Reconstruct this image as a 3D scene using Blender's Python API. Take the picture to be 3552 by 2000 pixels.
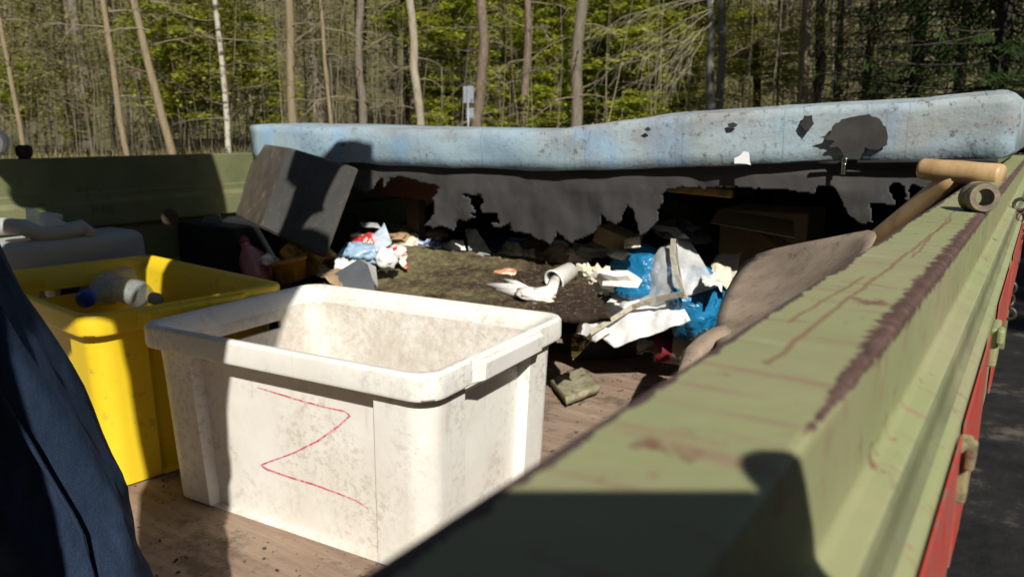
import bpy, bmesh, math, random
from mathutils import Vector, Matrix, noise as mnoise
from mathutils.geometry import tessellate_polygon

# ------------------------------------------------------------------ camera, world, sun, exposure
scene = bpy.context.scene
for o in list(bpy.data.objects): bpy.data.objects.remove(o)
CAMZ = 1.62                                   # eye height above the ground; shapes below are written relative to the eye
FPX, PCX, PCY = 2700.0, 1776.0, 1000.0        # focal length and centre in photograph pixels
PITCH = math.atan((PCY - 455.0) / FPX)
_d = Vector((3640.0 - PCX, 455.0 - PCY, FPX)).normalized()      # trailer's long axis seen by the lens
_down = Vector((0, math.cos(PITCH), math.sin(PITCH)))
_right = _down.cross(_d)
RM = Matrix((_right, _d, -_down))             # lens frame -> world frame
cam = bpy.data.cameras.new('camera'); camo = bpy.data.objects.new('camera', cam)
scene.collection.objects.link(camo); scene.camera = camo
cx_, cy_, cz_ = RM @ Vector((1, 0, 0)), RM @ Vector((0, -1, 0)), RM @ Vector((0, 0, -1))
camo.matrix_world = Matrix(((cx_.x, cy_.x, cz_.x, 0), (cx_.y, cy_.y, cz_.y, 0), (cx_.z, cy_.z, cz_.z, CAMZ), (0, 0, 0, 1)))
cam.sensor_width = 36.0; cam.lens = FPX / 3552.0 * 36.0
cam.clip_start = 0.01; cam.clip_end = 2000
cam.dof.use_dof = True; cam.dof.focus_distance = 0.85; cam.dof.aperture_fstop = 11.5

SUN_EL, SUN_HEAD = math.radians(38), math.radians(136)          # light travels towards this heading
SH = Vector((math.cos(SUN_HEAD), math.sin(SUN_HEAD), 0))
SDIR = SH * math.cos(SUN_EL) + Vector((0, 0, -math.sin(SUN_EL)))
world = bpy.data.worlds.new('World'); scene.world = world; world.use_nodes = True
wn = world.node_tree; bg = wn.nodes['Background']
sky = wn.nodes.new('ShaderNodeTexSky'); sky.sky_type = 'NISHITA'; sky.sun_disc = False
sky.sun_elevation = SUN_EL
to_sun = -SH
sky.sun_rotation = math.atan2(to_sun.x, to_sun.y)
wn.links.new(sky.outputs[0], bg.inputs[0]); bg.inputs[1].default_value = 0.05
sl = bpy.data.lights.new('sun', 'SUN'); sl.energy = 5.0; sl.angle = math.radians(0.53); sl.color = (1.0, 0.95, 0.86)
so = bpy.data.objects.new('sun', sl); scene.collection.objects.link(so)
so.rotation_euler = SDIR.to_track_quat('-Z', 'Y').to_euler(); so.location = (3, -4, 8)
scene.view_settings.view_transform = 'Standard'; scene.view_settings.look = 'None'
scene.view_settings.exposure = 0.28; scene.view_settings.gamma = 1.0
scene.render.engine = 'CYCLES'
scene.cycles.use_denoising = True
scene.cycles.max_bounces = 8; scene.cycles.transparent_max_bounces = 16

# ------------------------------------------------------------------ helpers
C = scene.collection
VS = 3552.0 / 2576.0
WL = {}                                       # world place of every object's origin, eye-relative
def ray(x, y):
    r = RM @ Vector((x * VS - PCX, y * VS - PCY, FPX)); return r.normalized()
def P(x, y, ax, val):
    r = ray(x, y); return r * (val / r['xyz'.index(ax)])
def PP(x, y, p0, n):
    r = ray(x, y); return r * (Vector(p0).dot(n) / r.dot(n))
def fbm(p, s=1.0, o=3): return mnoise.fractal(Vector(p) * s, 1.0, 2.0, o)
def V(*a): return Vector(a)

def tagit(o, label=None, cat=None, group=None, kind=None):
    if label: o['label'] = label
    if cat: o['category'] = cat
    if group: o['group'] = group
    if kind: o['kind'] = kind
    return o
def thing(name, base, label, cat, group=None):
    o = bpy.data.objects.new(name, None); C.objects.link(o)
    o.empty_display_size = 0.1
    o.location = Vector(base) + V(0, 0, CAMZ); WL[o] = Vector(base)
    return tagit(o, label, cat, group)

class MB:
    def __init__(s): s.v = []; s.f = []
    def add(s, vs, fs):
        k = len(s.v); s.v += [Vector(a) for a in vs]; s.f += [[i + k for i in f] for f in fs]; return s
    def box(s, c, size, M=None):
        c = Vector(c); h = Vector(size) / 2; vs = []
        for dx in (-1, 1):
            for dy in (-1, 1):
                for dz in (-1, 1):
                    q = V(dx * h.x, dy * h.y, dz * h.z); vs.append(c + (M @ q if M else q))
        return s.add(vs, [(0, 1, 3, 2), (4, 6, 7, 5), (0, 4, 5, 1), (2, 3, 7, 6), (0, 2, 6, 4), (1, 5, 7, 3)])
    def hexa(s, a, b):                        # two quads, same order
        return s.add(list(a) + list(b), [(3, 2, 1, 0), (4, 5, 6, 7), (0, 1, 5, 4), (1, 2, 6, 5), (2, 3, 7, 6), (3, 0, 4, 7)])
    def tube(s, pts, rad, n=8, caps=True, wob=0.0, seed=0):
        pts = [Vector(p) for p in pts]; rad = rad if hasattr(rad, '__len__') else [rad] * len(pts)
        vs = []; fs = []; up = None
        for i, p in enumerate(pts):
            t = (pts[min(i + 1, len(pts) - 1)] - pts[max(i - 1, 0)]).normalized()
            if up is None:
                up = V(0, 0, 1) if abs(t.z) < .8 else V(1, 0, 0)
            sx = t.cross(up).normalized(); up = sx.cross(t).normalized()
            for k in range(n):
                a = 2 * math.pi * k / n
                r = rad[i]
                if wob: r *= 1 + wob * fbm((math.cos(a) * 2 + seed, math.sin(a) * 2, i * .7), 1)
                vs.append(p + (sx * math.cos(a) + up * math.sin(a)) * r)
        for i in range(len(pts) - 1):
            for k in range(n):
                fs.append((i * n + k, i * n + (k + 1) % n, (i + 1) * n + (k + 1) % n, (i + 1) * n + k))
        if caps:
            fs.append(tuple(range(n))[::-1]); fs.append(tuple(range((len(pts) - 1) * n, len(pts) * n)))
        return s.add(vs, fs)
    def lathe(s, prof, org, axis, n=20, closed=False):
        axis = Vector(axis).normalized(); u = axis.orthogonal().normalized(); w = axis.cross(u); org = Vector(org)
        vs = []; fs = []
        for (r, h) in prof:
            for k in range(n):
                a = 2 * math.pi * k / n; vs.append(org + axis * h + (u * math.cos(a) + w * math.sin(a)) * max(r, 1e-5))
        m = len(prof)
        for i in range(m - 1 if not closed else m):
            j = (i + 1) % m
            for k in range(n):
                fs.append((i * n + k, i * n + (k + 1) % n, j * n + (k + 1) % n, j * n + k))
        if not closed:
            fs.append(tuple(range(n))[::-1]); fs.append(tuple(range((m - 1) * n, m * n)))
        return s.add(vs, fs)
    def grid(s, nu, nv, fn):
        vs = [fn(i / nu, j / nv) for j in range(nv + 1) for i in range(nu + 1)]
        fs = [(j * (nu + 1) + i, j * (nu + 1) + i + 1, (j + 1) * (nu + 1) + i + 1, (j + 1) * (nu + 1) + i) for j in range(nv) for i in range(nu)]
        return s.add(vs, fs)
    def blob(s, c, r, seed=0, amp=.25, sc=1.6, sub=3, M=None, ridge=0.0):
        bm = bmesh.new(); bmesh.ops.create_icosphere(bm, subdivisions=sub, radius=1)
        vs = []
        for q in bm.verts:
            n = q.co.normalized(); k = 1 + amp * fbm(n * sc + V(seed * 7.3, seed, 0), 1, 4)
            if ridge: k += ridge * (abs(mnoise.noise(n * sc * 2.2 + V(seed, 3, 1))) - .25)
            w = V(n.x * r[0], n.y * r[1], n.z * r[2]) * k
            vs.append(Vector(c) + (M @ w if M else w))
        fs = [[q.index for q in f.verts] for f in bm.faces]; bm.free()
        return s.add(vs, fs)
    def poly(s, pts3):                       # one flat outline, filled
        tris = tessellate_polygon([pts3]); return s.add(pts3, [tuple(t) for t in tris])
    def build(s, name, mat, parent=None, smooth=False, bevel=0, solid=0, sub=0, base=None, bevseg=2):
        me = bpy.data.meshes.new(name)
        org = WL[parent] if parent is not None else Vector(base if base is not None else (0, 0, 0))
        me.from_pydata([tuple(p - org) for p in s.v], [], s.f)
        me.materials.append(mat)
        if smooth:
            for p in me.polygons: p.use_smooth = True
        bm = bmesh.new(); bm.from_mesh(me); bmesh.ops.recalc_face_normals(bm, faces=bm.faces); bm.to_mesh(me); bm.free()
        o = bpy.data.objects.new(name, me); C.objects.link(o)
        WL[o] = org
        if parent is not None: o.parent = parent
        else: o.location = org + V(0, 0, CAMZ)
        if solid:
            m = o.modifiers.new('solid', 'SOLIDIFY'); m.thickness = solid; m.offset = 0
        if bevel:
            m = o.modifiers.new('bevel', 'BEVEL'); m.width = bevel; m.segments = bevseg; m.limit_method = 'ANGLE'
            m.angle_limit = math.radians(40)
        if sub:
            m = o.modifiers.new('sub', 'SUBSURF'); m.levels = m.render_levels = sub
        return o

def boolcut(o, boxes):                        # cut real openings out of a finished mesh
    for mb in boxes:
        me = bpy.data.meshes.new('cut'); me.from_pydata([tuple(p - WL[o]) for p in mb.v], [], mb.f)
        bm = bmesh.new(); bm.from_mesh(me); bmesh.ops.recalc_face_normals(bm, faces=bm.faces); bm.to_mesh(me); bm.free()
        c = bpy.data.objects.new('cut', me); C.objects.link(c)
        c.matrix_world = Matrix.Translation(WL[o] + V(0, 0, CAMZ))
        m = o.modifiers.new('b', 'BOOLEAN'); m.object = c; m.operation = 'DIFFERENCE'; m.solver = 'EXACT'
        bpy.context.view_layer.update()
        dg = bpy.context.evaluated_depsgraph_get()
        nm = bpy.data.meshes.new_from_object(o.evaluated_get(dg))
        o.modifiers.clear(); o.data = nm
        bpy.data.objects.remove(c)

# ------------------------------------------------------------------ materials
class Mat:
    def __init__(s, name, rough=.6, spec=.4, metal=0.0, trans=0.0, alpha=None):
        s.m = bpy.data.materials.new(name); s.m.use_nodes = True; s.t = s.m.node_tree; s.b = s.t.nodes['Principled BSDF']
        s.b.inputs['Roughness'].default_value = rough; s.b.inputs['Specular IOR Level'].default_value = spec
        s.b.inputs['Metallic'].default_value = metal; s.b.inputs['Transmission Weight'].default_value = trans
        s.tc = s.t.nodes.new('ShaderNodeTexCoord'); s.obj = s.tc.outputs['Object']
    def L(s, a, b):
        if hasattr(a, 'is_linked') or hasattr(a, 'links'): s.t.links.new(a, b)
        else:
            if hasattr(a, '__len__') and len(a) == 3 and len(b.default_value) == 4: a = (*a, 1)
            b.default_value = a
    def mapv(s, scale=(1, 1, 1), rot=(0, 0, 0), loc=(0, 0, 0), vec=None):
        n = s.t.nodes.new('ShaderNodeMapping'); s.L(vec or s.obj, n.inputs[0])
        n.inputs['Scale'].default_value = scale; n.inputs['Rotation'].default_value = rot; n.inputs['Location'].default_value = loc
        return n.outputs[0]
    def noise(s, scale, detail=4, rough=.6, vec=None, dist=0.0):
        n = s.t.nodes.new('ShaderNodeTexNoise'); s.L(vec or s.obj, n.inputs['Vector'])
        n.inputs['Scale'].default_value = scale; n.inputs['Detail'].default_value = detail; n.inputs['Roughness'].default_value = rough
        n.inputs['Distortion'].default_value = dist
        return n.outputs[0]
    def vor(s, scale, vec=None, feat='F1'):
        n = s.t.nodes.new('ShaderNodeTexVoronoi'); n.feature = feat; s.L(vec or s.obj, n.inputs['Vector']); n.inputs['Scale'].default_value = scale
        return n.outputs['Distance']
    def ramp(s, fac, stops, interp='LINEAR'):
        n = s.t.nodes.new('ShaderNodeValToRGB'); s.L(fac, n.inputs[0]); n.color_ramp.interpolation = interp
        e = n.color_ramp.elements
        while len(e) < len(stops): e.new(.5)
        for q, (p, c) in zip(e, stops):
            q.position = p; q.color = (c, c, c, 1) if not hasattr(c, '__len__') else (*c, 1)
        return n.outputs[0]
    def mix(s, fac, a, b, blend='MIX'):
        n = s.t.nodes.new('ShaderNodeMix'); n.data_type = 'RGBA'; n.blend_type = blend
        s.L(fac, n.inputs[0]); s.L(a, n.inputs[6]); s.L(b, n.inputs[7]); return n.outputs[2]
    def math(s, op, a, b=0.0, clamp=False):
        n = s.t.nodes.new('ShaderNodeMath'); n.operation = op; n.use_clamp = clamp
        s.L(a, n.inputs[0]); s.L(b, n.inputs[1]); return n.outputs[0]
    def xyz(s, vec=None):
        n = s.t.nodes.new('ShaderNodeSeparateXYZ'); s.L(vec or s.obj, n.inputs[0]); return n.outputs
    def band(s, x, c, w):                     # 1 within w of c
        return s.math('LESS_THAN', s.math('ABSOLUTE', s.math('SUBTRACT', x, c)), w)
    def near(s, x, c, w):                     # soft
        return s.math('SUBTRACT', 1.0, s.math('DIVIDE', s.math('ABSOLUTE', s.math('SUBTRACT', x, c)), w), True)
    def col(s, c): s.L(c, s.b.inputs['Base Color']); return s
    def rough(s, r): s.L(r, s.b.inputs['Roughness']); return s
    def bump(s, h, strength=.3, dist=.002):
        n = s.t.nodes.new('ShaderNodeBump'); s.L(h, n.inputs['Height']); n.inputs['Strength'].default_value = strength
        n.inputs['Distance'].default_value = dist; s.t.links.new(n.outputs[0], s.b.inputs['Normal']); return s

def dirty(name, a, b, scale=6, dirt=None, dscale=20, damt=.5, rough=.6, spec=.4, bump=.3, bscale=60, bdist=.002, metal=0, trans=0):
    m = Mat(name, rough, spec, metal, trans)
    c = m.ramp(m.noise(scale, 5), [(.35, a), (.65, b)])
    if dirt:
        f = m.ramp(m.noise(dscale, 6, .7), [(damt, 0.0), (min(damt + .16, 1), 1.0)])
        c = m.mix(f, c, dirt)
    m.col(c)
    if bump: m.bump(m.noise(bscale, 4), bump, bdist)
    return m.m

def translucent(name, cols, tl=.45, scale=.6, rough=.5):
    m = Mat(name, rough, .3)
    n = m.t.nodes.new('ShaderNodeObjectInfo')
    c = m.ramp(m.noise(scale, 3), cols)
    c = m.mix(m.ramp(m.noise(9, 2), [(.35, 0.0), (.7, .7)]), c, m.mix(.5, c, (cols[-1][1])))
    m.col(c)
    tr = m.t.nodes.new('ShaderNodeBsdfTranslucent'); m.L(c, tr.inputs[0])
    mx = m.t.nodes.new('ShaderNodeMixShader'); mx.inputs[0].default_value = tl
    m.t.links.new(m.b.outputs[0], mx.inputs[1]); m.t.links.new(tr.outputs[0], mx.inputs[2])
    m.t.links.new(mx.outputs[0], m.t.nodes['Material Output'].inputs[0])
    return m.m

def film(name, tint, opac, rough=.25):
    m = Mat(name, rough, .6)
    f = m.ramp(m.noise(18, 4), [(.3, max(opac - .15, 0)), (.7, min(opac + .25, 1))])
    m.col(tint)
    tp = m.t.nodes.new('ShaderNodeBsdfTransparent')
    mx = m.t.nodes.new('ShaderNodeMixShader'); m.L(f, mx.inputs[0])
    m.t.links.new(tp.outputs[0], mx.inputs[1]); m.t.links.new(m.b.outputs[0], mx.inputs[2])
    m.t.links.new(mx.outputs[0], m.t.nodes['Material Output'].inputs[0])
    m.bump(m.noise(25, 4), .6, .004)
    return m.m

# ------------------------------------------------------------------ main levels (metres, relative to the eye)
HW = -.072                      # top of the side boards
XI, XO = -.0878, -.0395         # right board, inner and outer top edge
XL = -2.232                     # left board, inner edge
BED = -.68
GRD = -CAMZ
YM = 1.72                       # mattress front
FWD = V(-.56, .828, 0)          # where the lens looks, on the ground

# ------------------------------------------------------------------ ground and wooded slope
def terr(x, y):
    d = x * FWD.x + y * FWD.y
    z = GRD
    t = min(max((d - 15) / 9, 0), 1); z += .75 * t * t * (3 - 2 * t)
    t = min(max((d - 26) / 30, 0), 1); z += 1.2 * t * t
    if d > 46: z += (d - 46) * .24
    k = min(max((d - 12) / 10, 0), 1)
    return z + k * .35 * fbm((x * .12, y * .12, 3), 1, 3) + .02 * fbm((x, y, 1), .6, 3)
mb = MB(); N1 = 150; us = [-160 + 330 * i / N1 for i in range(N1 + 1)]
RGT = V(.828, .56, 0)
dl = []; t = -60.0
while t < 170: dl.append(t); t += .8 if -2 < t < 50 else 4.0
ul = []; t = -150.0
while t <= 150: ul.append(t); t += 1.2 if -28 < t < 28 else 6.0
vs = []
for d in dl:
    for u in ul:
        p = FWD * d + RGT * u; vs.append((p.x, p.y, terr(p.x, p.y)))
nu = len(ul)
mb.add(vs, [(j * nu + i, j * nu + i + 1, (j + 1) * nu + i + 1, (j + 1) * nu + i) for j in range(len(dl) - 1) for i in range(nu - 1)])
m = Mat('ground_mat', .95, .2)
sx, sy, sz = m.xyz()
d = m.math('ADD', m.math('MULTIPLY', sx, FWD.x), m.math('MULTIPLY', sy, FWD.y))
tar_dapple = m.ramp(m.noise(2.2, 8, .75), [(.4, (.012, .013, .015)), (.56, (.03, .029, .028)), (.68, (.16, .14, .115))])  # asphalt tone with tree shade and sunlit patches put into the colour
lit = m.ramp(m.noise(3, 8, .7), [(.3, (.06, .05, .028)), (.5, (.12, .11, .05)), (.7, (.14, .16, .055))])
f = m.ramp(m.math('ADD', d, m.math('MULTIPLY', m.noise(.4, 4), 5.0)), [(0, 0.0), (1, 1.0)])
f = m.math('MULTIPLY', m.math('SUBTRACT', m.math('ADD', d, m.math('MULTIPLY', m.noise(.4, 4), 5.0)), 15.0), .3, True)
m.col(m.mix(f, tar_dapple, lit)); m.bump(m.noise(14, 8, .8), .8, .05)
g = mb.build('ground', m.m, base=(0, 0, 0), smooth=True); g['kind'] = 'structure'

# ------------------------------------------------------------------ trailer
m = Mat('green_paint', .55, .35)
X0 = -1.13                                     # trailer root x
sx, sy, sz = m.xyz()
gx = m.math('ADD', sx, X0); gz = m.math('ADD', sz, GRD); gy = sy
streak = m.noise(1, 6, .65, m.mapv((9, 90, 40)))
base = m.ramp(m.noise(5, 5), [(.3, (.228, .262, .118)), (.7, (.278, .300, .150))])
base = m.mix(m.ramp(m.noise(2.3, 4), [(.4, 0.0), (.66, .85)]), base, (.285, .265, .16))
ontop = m.math('GREATER_THAN', gz, HW - .004)
base = m.mix(m.ramp(streak, [(.57, 0.0), (.64, .7)]), base, (.26, .165, .115))           # scuffs across the rail
base = m.mix(m.ramp(m.noise(1, 5, .6, m.mapv((7, 60, 30), loc=(3, 1, 0))), [(.66, 0.0), (.72, .7)]), base, (.42, .43, .34))
base = m.mix(m.ramp(m.noise(30, 8, .8), [(.60, 0.0), (.635, .9)]), base, (.16, .075, .055))
base = m.mix(m.ramp(m.noise(90, 6, .8), [(.66, 0.0), (.69, .8)]), base, (.09, .07, .045))
base = m.mix(m.ramp(m.noise(1, 8, .75, m.mapv((60, 420, 60), (0, 0, .35))), [(.66, 0.0), (.69, .55)]), base, (.40, .41, .30))  # chips down to primer
base = m.mix(m.ramp(m.noise(60, 3, .6, m.mapv((1, .35, 1))), [(.72, 0.0), (.75, .9)]), base, (.04, .045, .02))
# bare rusty edge
edge = m.math('ADD', m.math('ABSOLUTE', m.math('SUBTRACT', gx, XO - .002)), m.math('ABSOLUTE', m.math('SUBTRACT', gz, HW - .001)))
wid = m.math('ADD', .0005, m.math('MULTIPLY', m.math('SUBTRACT', m.noise(1, 6, .7, m.mapv((70, 190, 70)), .8), .22), .020))
wid = m.math('MULTIPLY', wid, m.math('MULTIPLY', m.math('SUBTRACT', gy, .165), 7.0, True))
rust = m.ramp(m.noise(140, 4, .8), [(.3, (.055, .03, .024)), (.55, (.105, .062, .05)), (.8, (.18, .125, .11))])
base = m.mix(m.math('LESS_THAN', edge, wid), base, rust)
edge2 = m.math('ABSOLUTE', m.math('SUBTRACT', gx, XI))
w2 = m.math('MULTIPLY', m.math('SUBTRACT', m.noise(26, 5, .7), .22), .016)
base = m.mix(m.math('LESS_THAN', edge2, w2), base, (.085, .055, .05))
# brown scratches
for (c0, sl_, w, y0, y1) in [(-.066, .012, .0011, .24, .75), (-.075, .05, .0009, .3, .42), (-.058, -.02, .0008, .5, .9)]:
    ln = m.math('SUBTRACT', gx, m.math('ADD', c0, m.math('MULTIPLY', m.math('SUBTRACT', gy, y0), sl_)))
    ln = m.math('ADD', ln, m.math('MULTIPLY', m.math('SUBTRACT', m.noise(30, 3), .5), .006))
    f = m.math('MULTIPLY', m.math('MULTIPLY', m.band(ln, 0.0, w), ontop), m.band(gy, (y0 + y1) / 2, (y1 - y0) / 2))
    base = m.mix(m.math('MULTIPLY', f, .75), base, (.2, .11, .07))
for yy, sl_ in [(.30, .35), (.405, -.25), (.52, .2), (.71, -.12)]:
    ln = m.math('SUBTRACT', gy, m.math('ADD', yy, m.math('MULTIPLY', m.math('SUBTRACT', gx, XI), sl_)))
    ln = m.math('ADD', ln, m.math('MULTIPLY', m.math('SUBTRACT', m.noise(40, 3), .5), .012))
    base = m.mix(m.math('MULTIPLY', m.math('MULTIPLY', m.band(ln, 0.0, .0012), ontop), m.math('MULTIPLY', m.ramp(m.noise(33, 2), [(.42, 0.0), (.5, 1.0)]), .8)), base, (.2, .1, .07))
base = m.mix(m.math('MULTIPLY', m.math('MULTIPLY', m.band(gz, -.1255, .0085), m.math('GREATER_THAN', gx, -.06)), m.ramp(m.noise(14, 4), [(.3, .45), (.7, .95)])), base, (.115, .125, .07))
base = m.mix(m.ramp(m.noise(1, 5, .75, m.mapv((60, 45, 60), loc=(2, 5, 1))), [(.66, 0.0), (.70, .8)]), base, (.24, .12, .085))
m.col(base); m.bump(m.math('ADD', m.math('MULTIPLY', m.noise(160, 4, .7), .25), m.noise(11, 3)), .3, .004); m.rough(m.ramp(m.noise(20, 4), [(.3, .45), (.7, .7)]))
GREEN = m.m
OLD_GREEN = dirty('old_green_paint', (.115, .13, .062), (.18, .19, .095), 4, (.12, .07, .035), 9, .56, .7, .2)
RED = Mat('red_tape', .45, .5)
RED.col(RED.mix(RED.ramp(RED.noise(60, 6, .75), [(.5, 0.0), (.58, .75)]), RED.ramp(RED.noise(9, 4), [(.3, (.5, .035, .025)), (.7, (.42, .09, .07))]), (.22, .15, .12)))
RED.bump(RED.noise(90, 3), .3, .001); RED = RED.m
m = Mat('bed_ply', .85, .2)
c = m.ramp(m.noise(1, 6, .7, m.mapv((3, 26, 3))), [(.3, (.19, .13, .095)), (.5, (.29, .21, .155)), (.7, (.37, .285, .215))])
c = m.mix(m.ramp(m.noise(7, 6, .75), [(.55, 0.0), (.64, .7)]), c, (.09, .068, .048))
c = m.mix(m.ramp(m.noise(70, 4, .8), [(.62, 0.0), (.66, 1.0)]), c, (.03, .025, .02))
m.col(c); m.bump(m.noise(55, 7, .8), .6, .004); PLY = m.m
STEEL = dirty('dark_steel', (.05, .05, .055), (.12, .1, .09), 12, (.13, .06, .04), 18, .5, .5, .5, .3, 90, .001, .6)
BLACKRUB = dirty('black_rubber', (.012, .012, .013), (.025, .025, .026), 9, None, rough=.75, spec=.25)

YA, YB = -1.5, 2.85
tr = thing('trailer', (X0, 0, GRD), 'green steel drop-side trailer with worn rusty rails, loaded with rubbish', 'trailer')
def extrude_y(prof, y0, y1, n=1):
    b = MB(); k = len(prof); vs = []
    for j in range(n + 1):
        y = y0 + (y1 - y0) * j / n
        vs += [V(x, y, z) for x, z in prof]
    fs = [(j * k + i, j * k + (i + 1) % k, (j + 1) * k + (i + 1) % k, (j + 1) * k + i) for j in range(n) for i in range(k)]
    fs += [tuple(range(k))[::-1], tuple(range(n * k, (n + 1) * k))]
    return b.add(vs, fs)
prof = [(XI, HW), (XO, HW), (XO, -.1135), (-.0278, -.1172), (-.0278, -.1325), (-.0198, -.1362), (-.0198, -.2195), (-.066, -.2225), (-.066, BED - .03), (XI + .004, BED - .03), (XI + .004, -.13), (XI, -.125)]
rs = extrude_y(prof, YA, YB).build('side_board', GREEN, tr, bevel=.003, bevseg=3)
rs['label'] = 'pale green steel side board with a rusty rubbed top edge and two pressed steps'
profl = [(XL, HW), (XL - .05, HW), (XL - .05, BED - .03), (XL, BED - .03), (XL, -.44), (XL + .016, -.43), (XL + .016, -.40), (XL, -.39), (XL, -.275), (XL + .016, -.265), (XL + .016, -.2), (XL + .003, -.19), (XL + .003, -.172), (XL, -.168)]
lb = extrude_y(profl, YA, YB).build('side_board', OLD_GREEN, tr, bevel=.003)
lb['label'] = 'olive side board with pressed ribs, mostly in shadow'
MB().box(((XI + XL) / 2, YB + .02, (HW + BED) / 2), (XI - XL + .09, .04, HW - BED)).build('headboard', OLD_GREEN, tr, bevel=.003)
MB().box(((XI + XL) / 2, YA - .025, (HW + BED) / 2 - .03), (XI - XL + .09, .04, HW - BED)).build('tailgate', OLD_GREEN, tr, bevel=.003)
MB().box(((XI + XL) / 2, (YA + YB) / 2, BED - .012), (XI - XL - .004, YB - YA - .004, .024)).build('bed_floor', PLY, tr)
for xx in (-.6, -1.7):
    MB().box((xx, .6, BED - .1), (.09, 4.4, .14)).build('chassis_beam', STEEL, tr)
MB().tube([(XL + .1, 1.0, GRD + .35), (XI - .1, 1.0, GRD + .35)], .045, 10).build('axle', STEEL, tr)
for xx in (XL + .16, XI - .18):
    w = MB().lathe([(.2, -.1), (.33, -.1), (.35, -.07), (.35, .07), (.33, .1), (.2, .1)], (xx, 1.0, GRD + .35), (1, 0, 0), 28, True).build('wheel', BLACKRUB, tr, smooth=True)
    MB().lathe([(.03, -.05), (.2, -.06), (.21, .06), (.05, .05)], (xx, 1.0, GRD + .35), (1, 0, 0), 20).build('rim', STEEL, w, smooth=True)
for xx in (-.6, -1.7):
    MB().box((xx, 1.0, GRD + .62), (.07, .5, .48)).build('spring_hanger', STEEL, tr)
# red strips on the outer face, with worn outline
def strip(y0, y1, seed):
    MB().grid(30, 3, lambda u, v: V(-.0180, y0 + (y1 - y0) * u, -.1385 + v * (-.0775 + .005 * fbm(((y0 + (y1 - y0) * u) * 25, seed, 0), 1, 3)))).build('reflector_strip', RED, tr, solid=.001)
strip(-.2, .40, 1); strip(.418, .62, 2); strip(.74, 1.0, 3); strip(1.06, 1.6, 5)
# latch plate between the strips, hinge tongue, ring, pin, chain
RUSTY = dirty('rusty_fitting', (.2, .17, .09), (.3, .27, .14), 60, (.1, .06, .04), 70, .5, .7, .3)
MB().box((-.0165, .409, -.158), (.006, .016, .03)).box((-.0135, .405, -.149), (.004, .022, .009)).build('latch', RUSTY, tr, bevel=.0015)
MB().box((-.0170, .69, -.160), (.006, .04, .03)).box((-.013, .672, -.150), (.005, .014, .012)).build('latch', GREEN, tr, bevel=.002)
RINGM = dirty('worn_ring', (.11, .085, .07), (.2, .17, .1), 60, (.2, .2, .1), 60, .55, .5, .5, metal=.3)
rc = P(2462, 497, 'z', HW + .0125)
ax = V(.42, -1, .10).normalized()
MB().lathe([(r_ * .74, h_ * 1.25) for r_, h_ in [(.0105, -.012), (.017, -.012), (.0185, -.009), (.0185, -.004), (.0168, -.001), (.0168, .001), (.0185, .004), (.0185, .009), (.017, .012), (.0105, .012)]], rc, ax, 26, True).build('eye_ring', RINGM, tr, smooth=False)
for k, (vx, vy) in enumerate([(62, 390)]):
    c0 = P(vx, vy, 'x', XL - .02)
    MB().lathe([(.014, -.05), (.014, .004), (.019, .01), (.0205, .022), (.019, .032), (.012, .036)], (c0.x, c0.y, HW), (0, 0, 1), 14).build('stake_pin', BLACKRUB, tr, smooth=True)
for i in range(9):
    p0 = V(-.024 + .003 * math.sin(i), 1.42 + .004 * i, -.11 - .022 * i)
    MB().lathe([(.009 + .0028 * math.cos(a), .0028 * math.sin(a)) for a in [k * math.pi / 3 for k in range(6)]], p0, (1, .6 * (-1) ** i, 0) if i % 2 else (.2, 1, 0), 12, True).build('chain_link', STEEL, tr, smooth=True)

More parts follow.
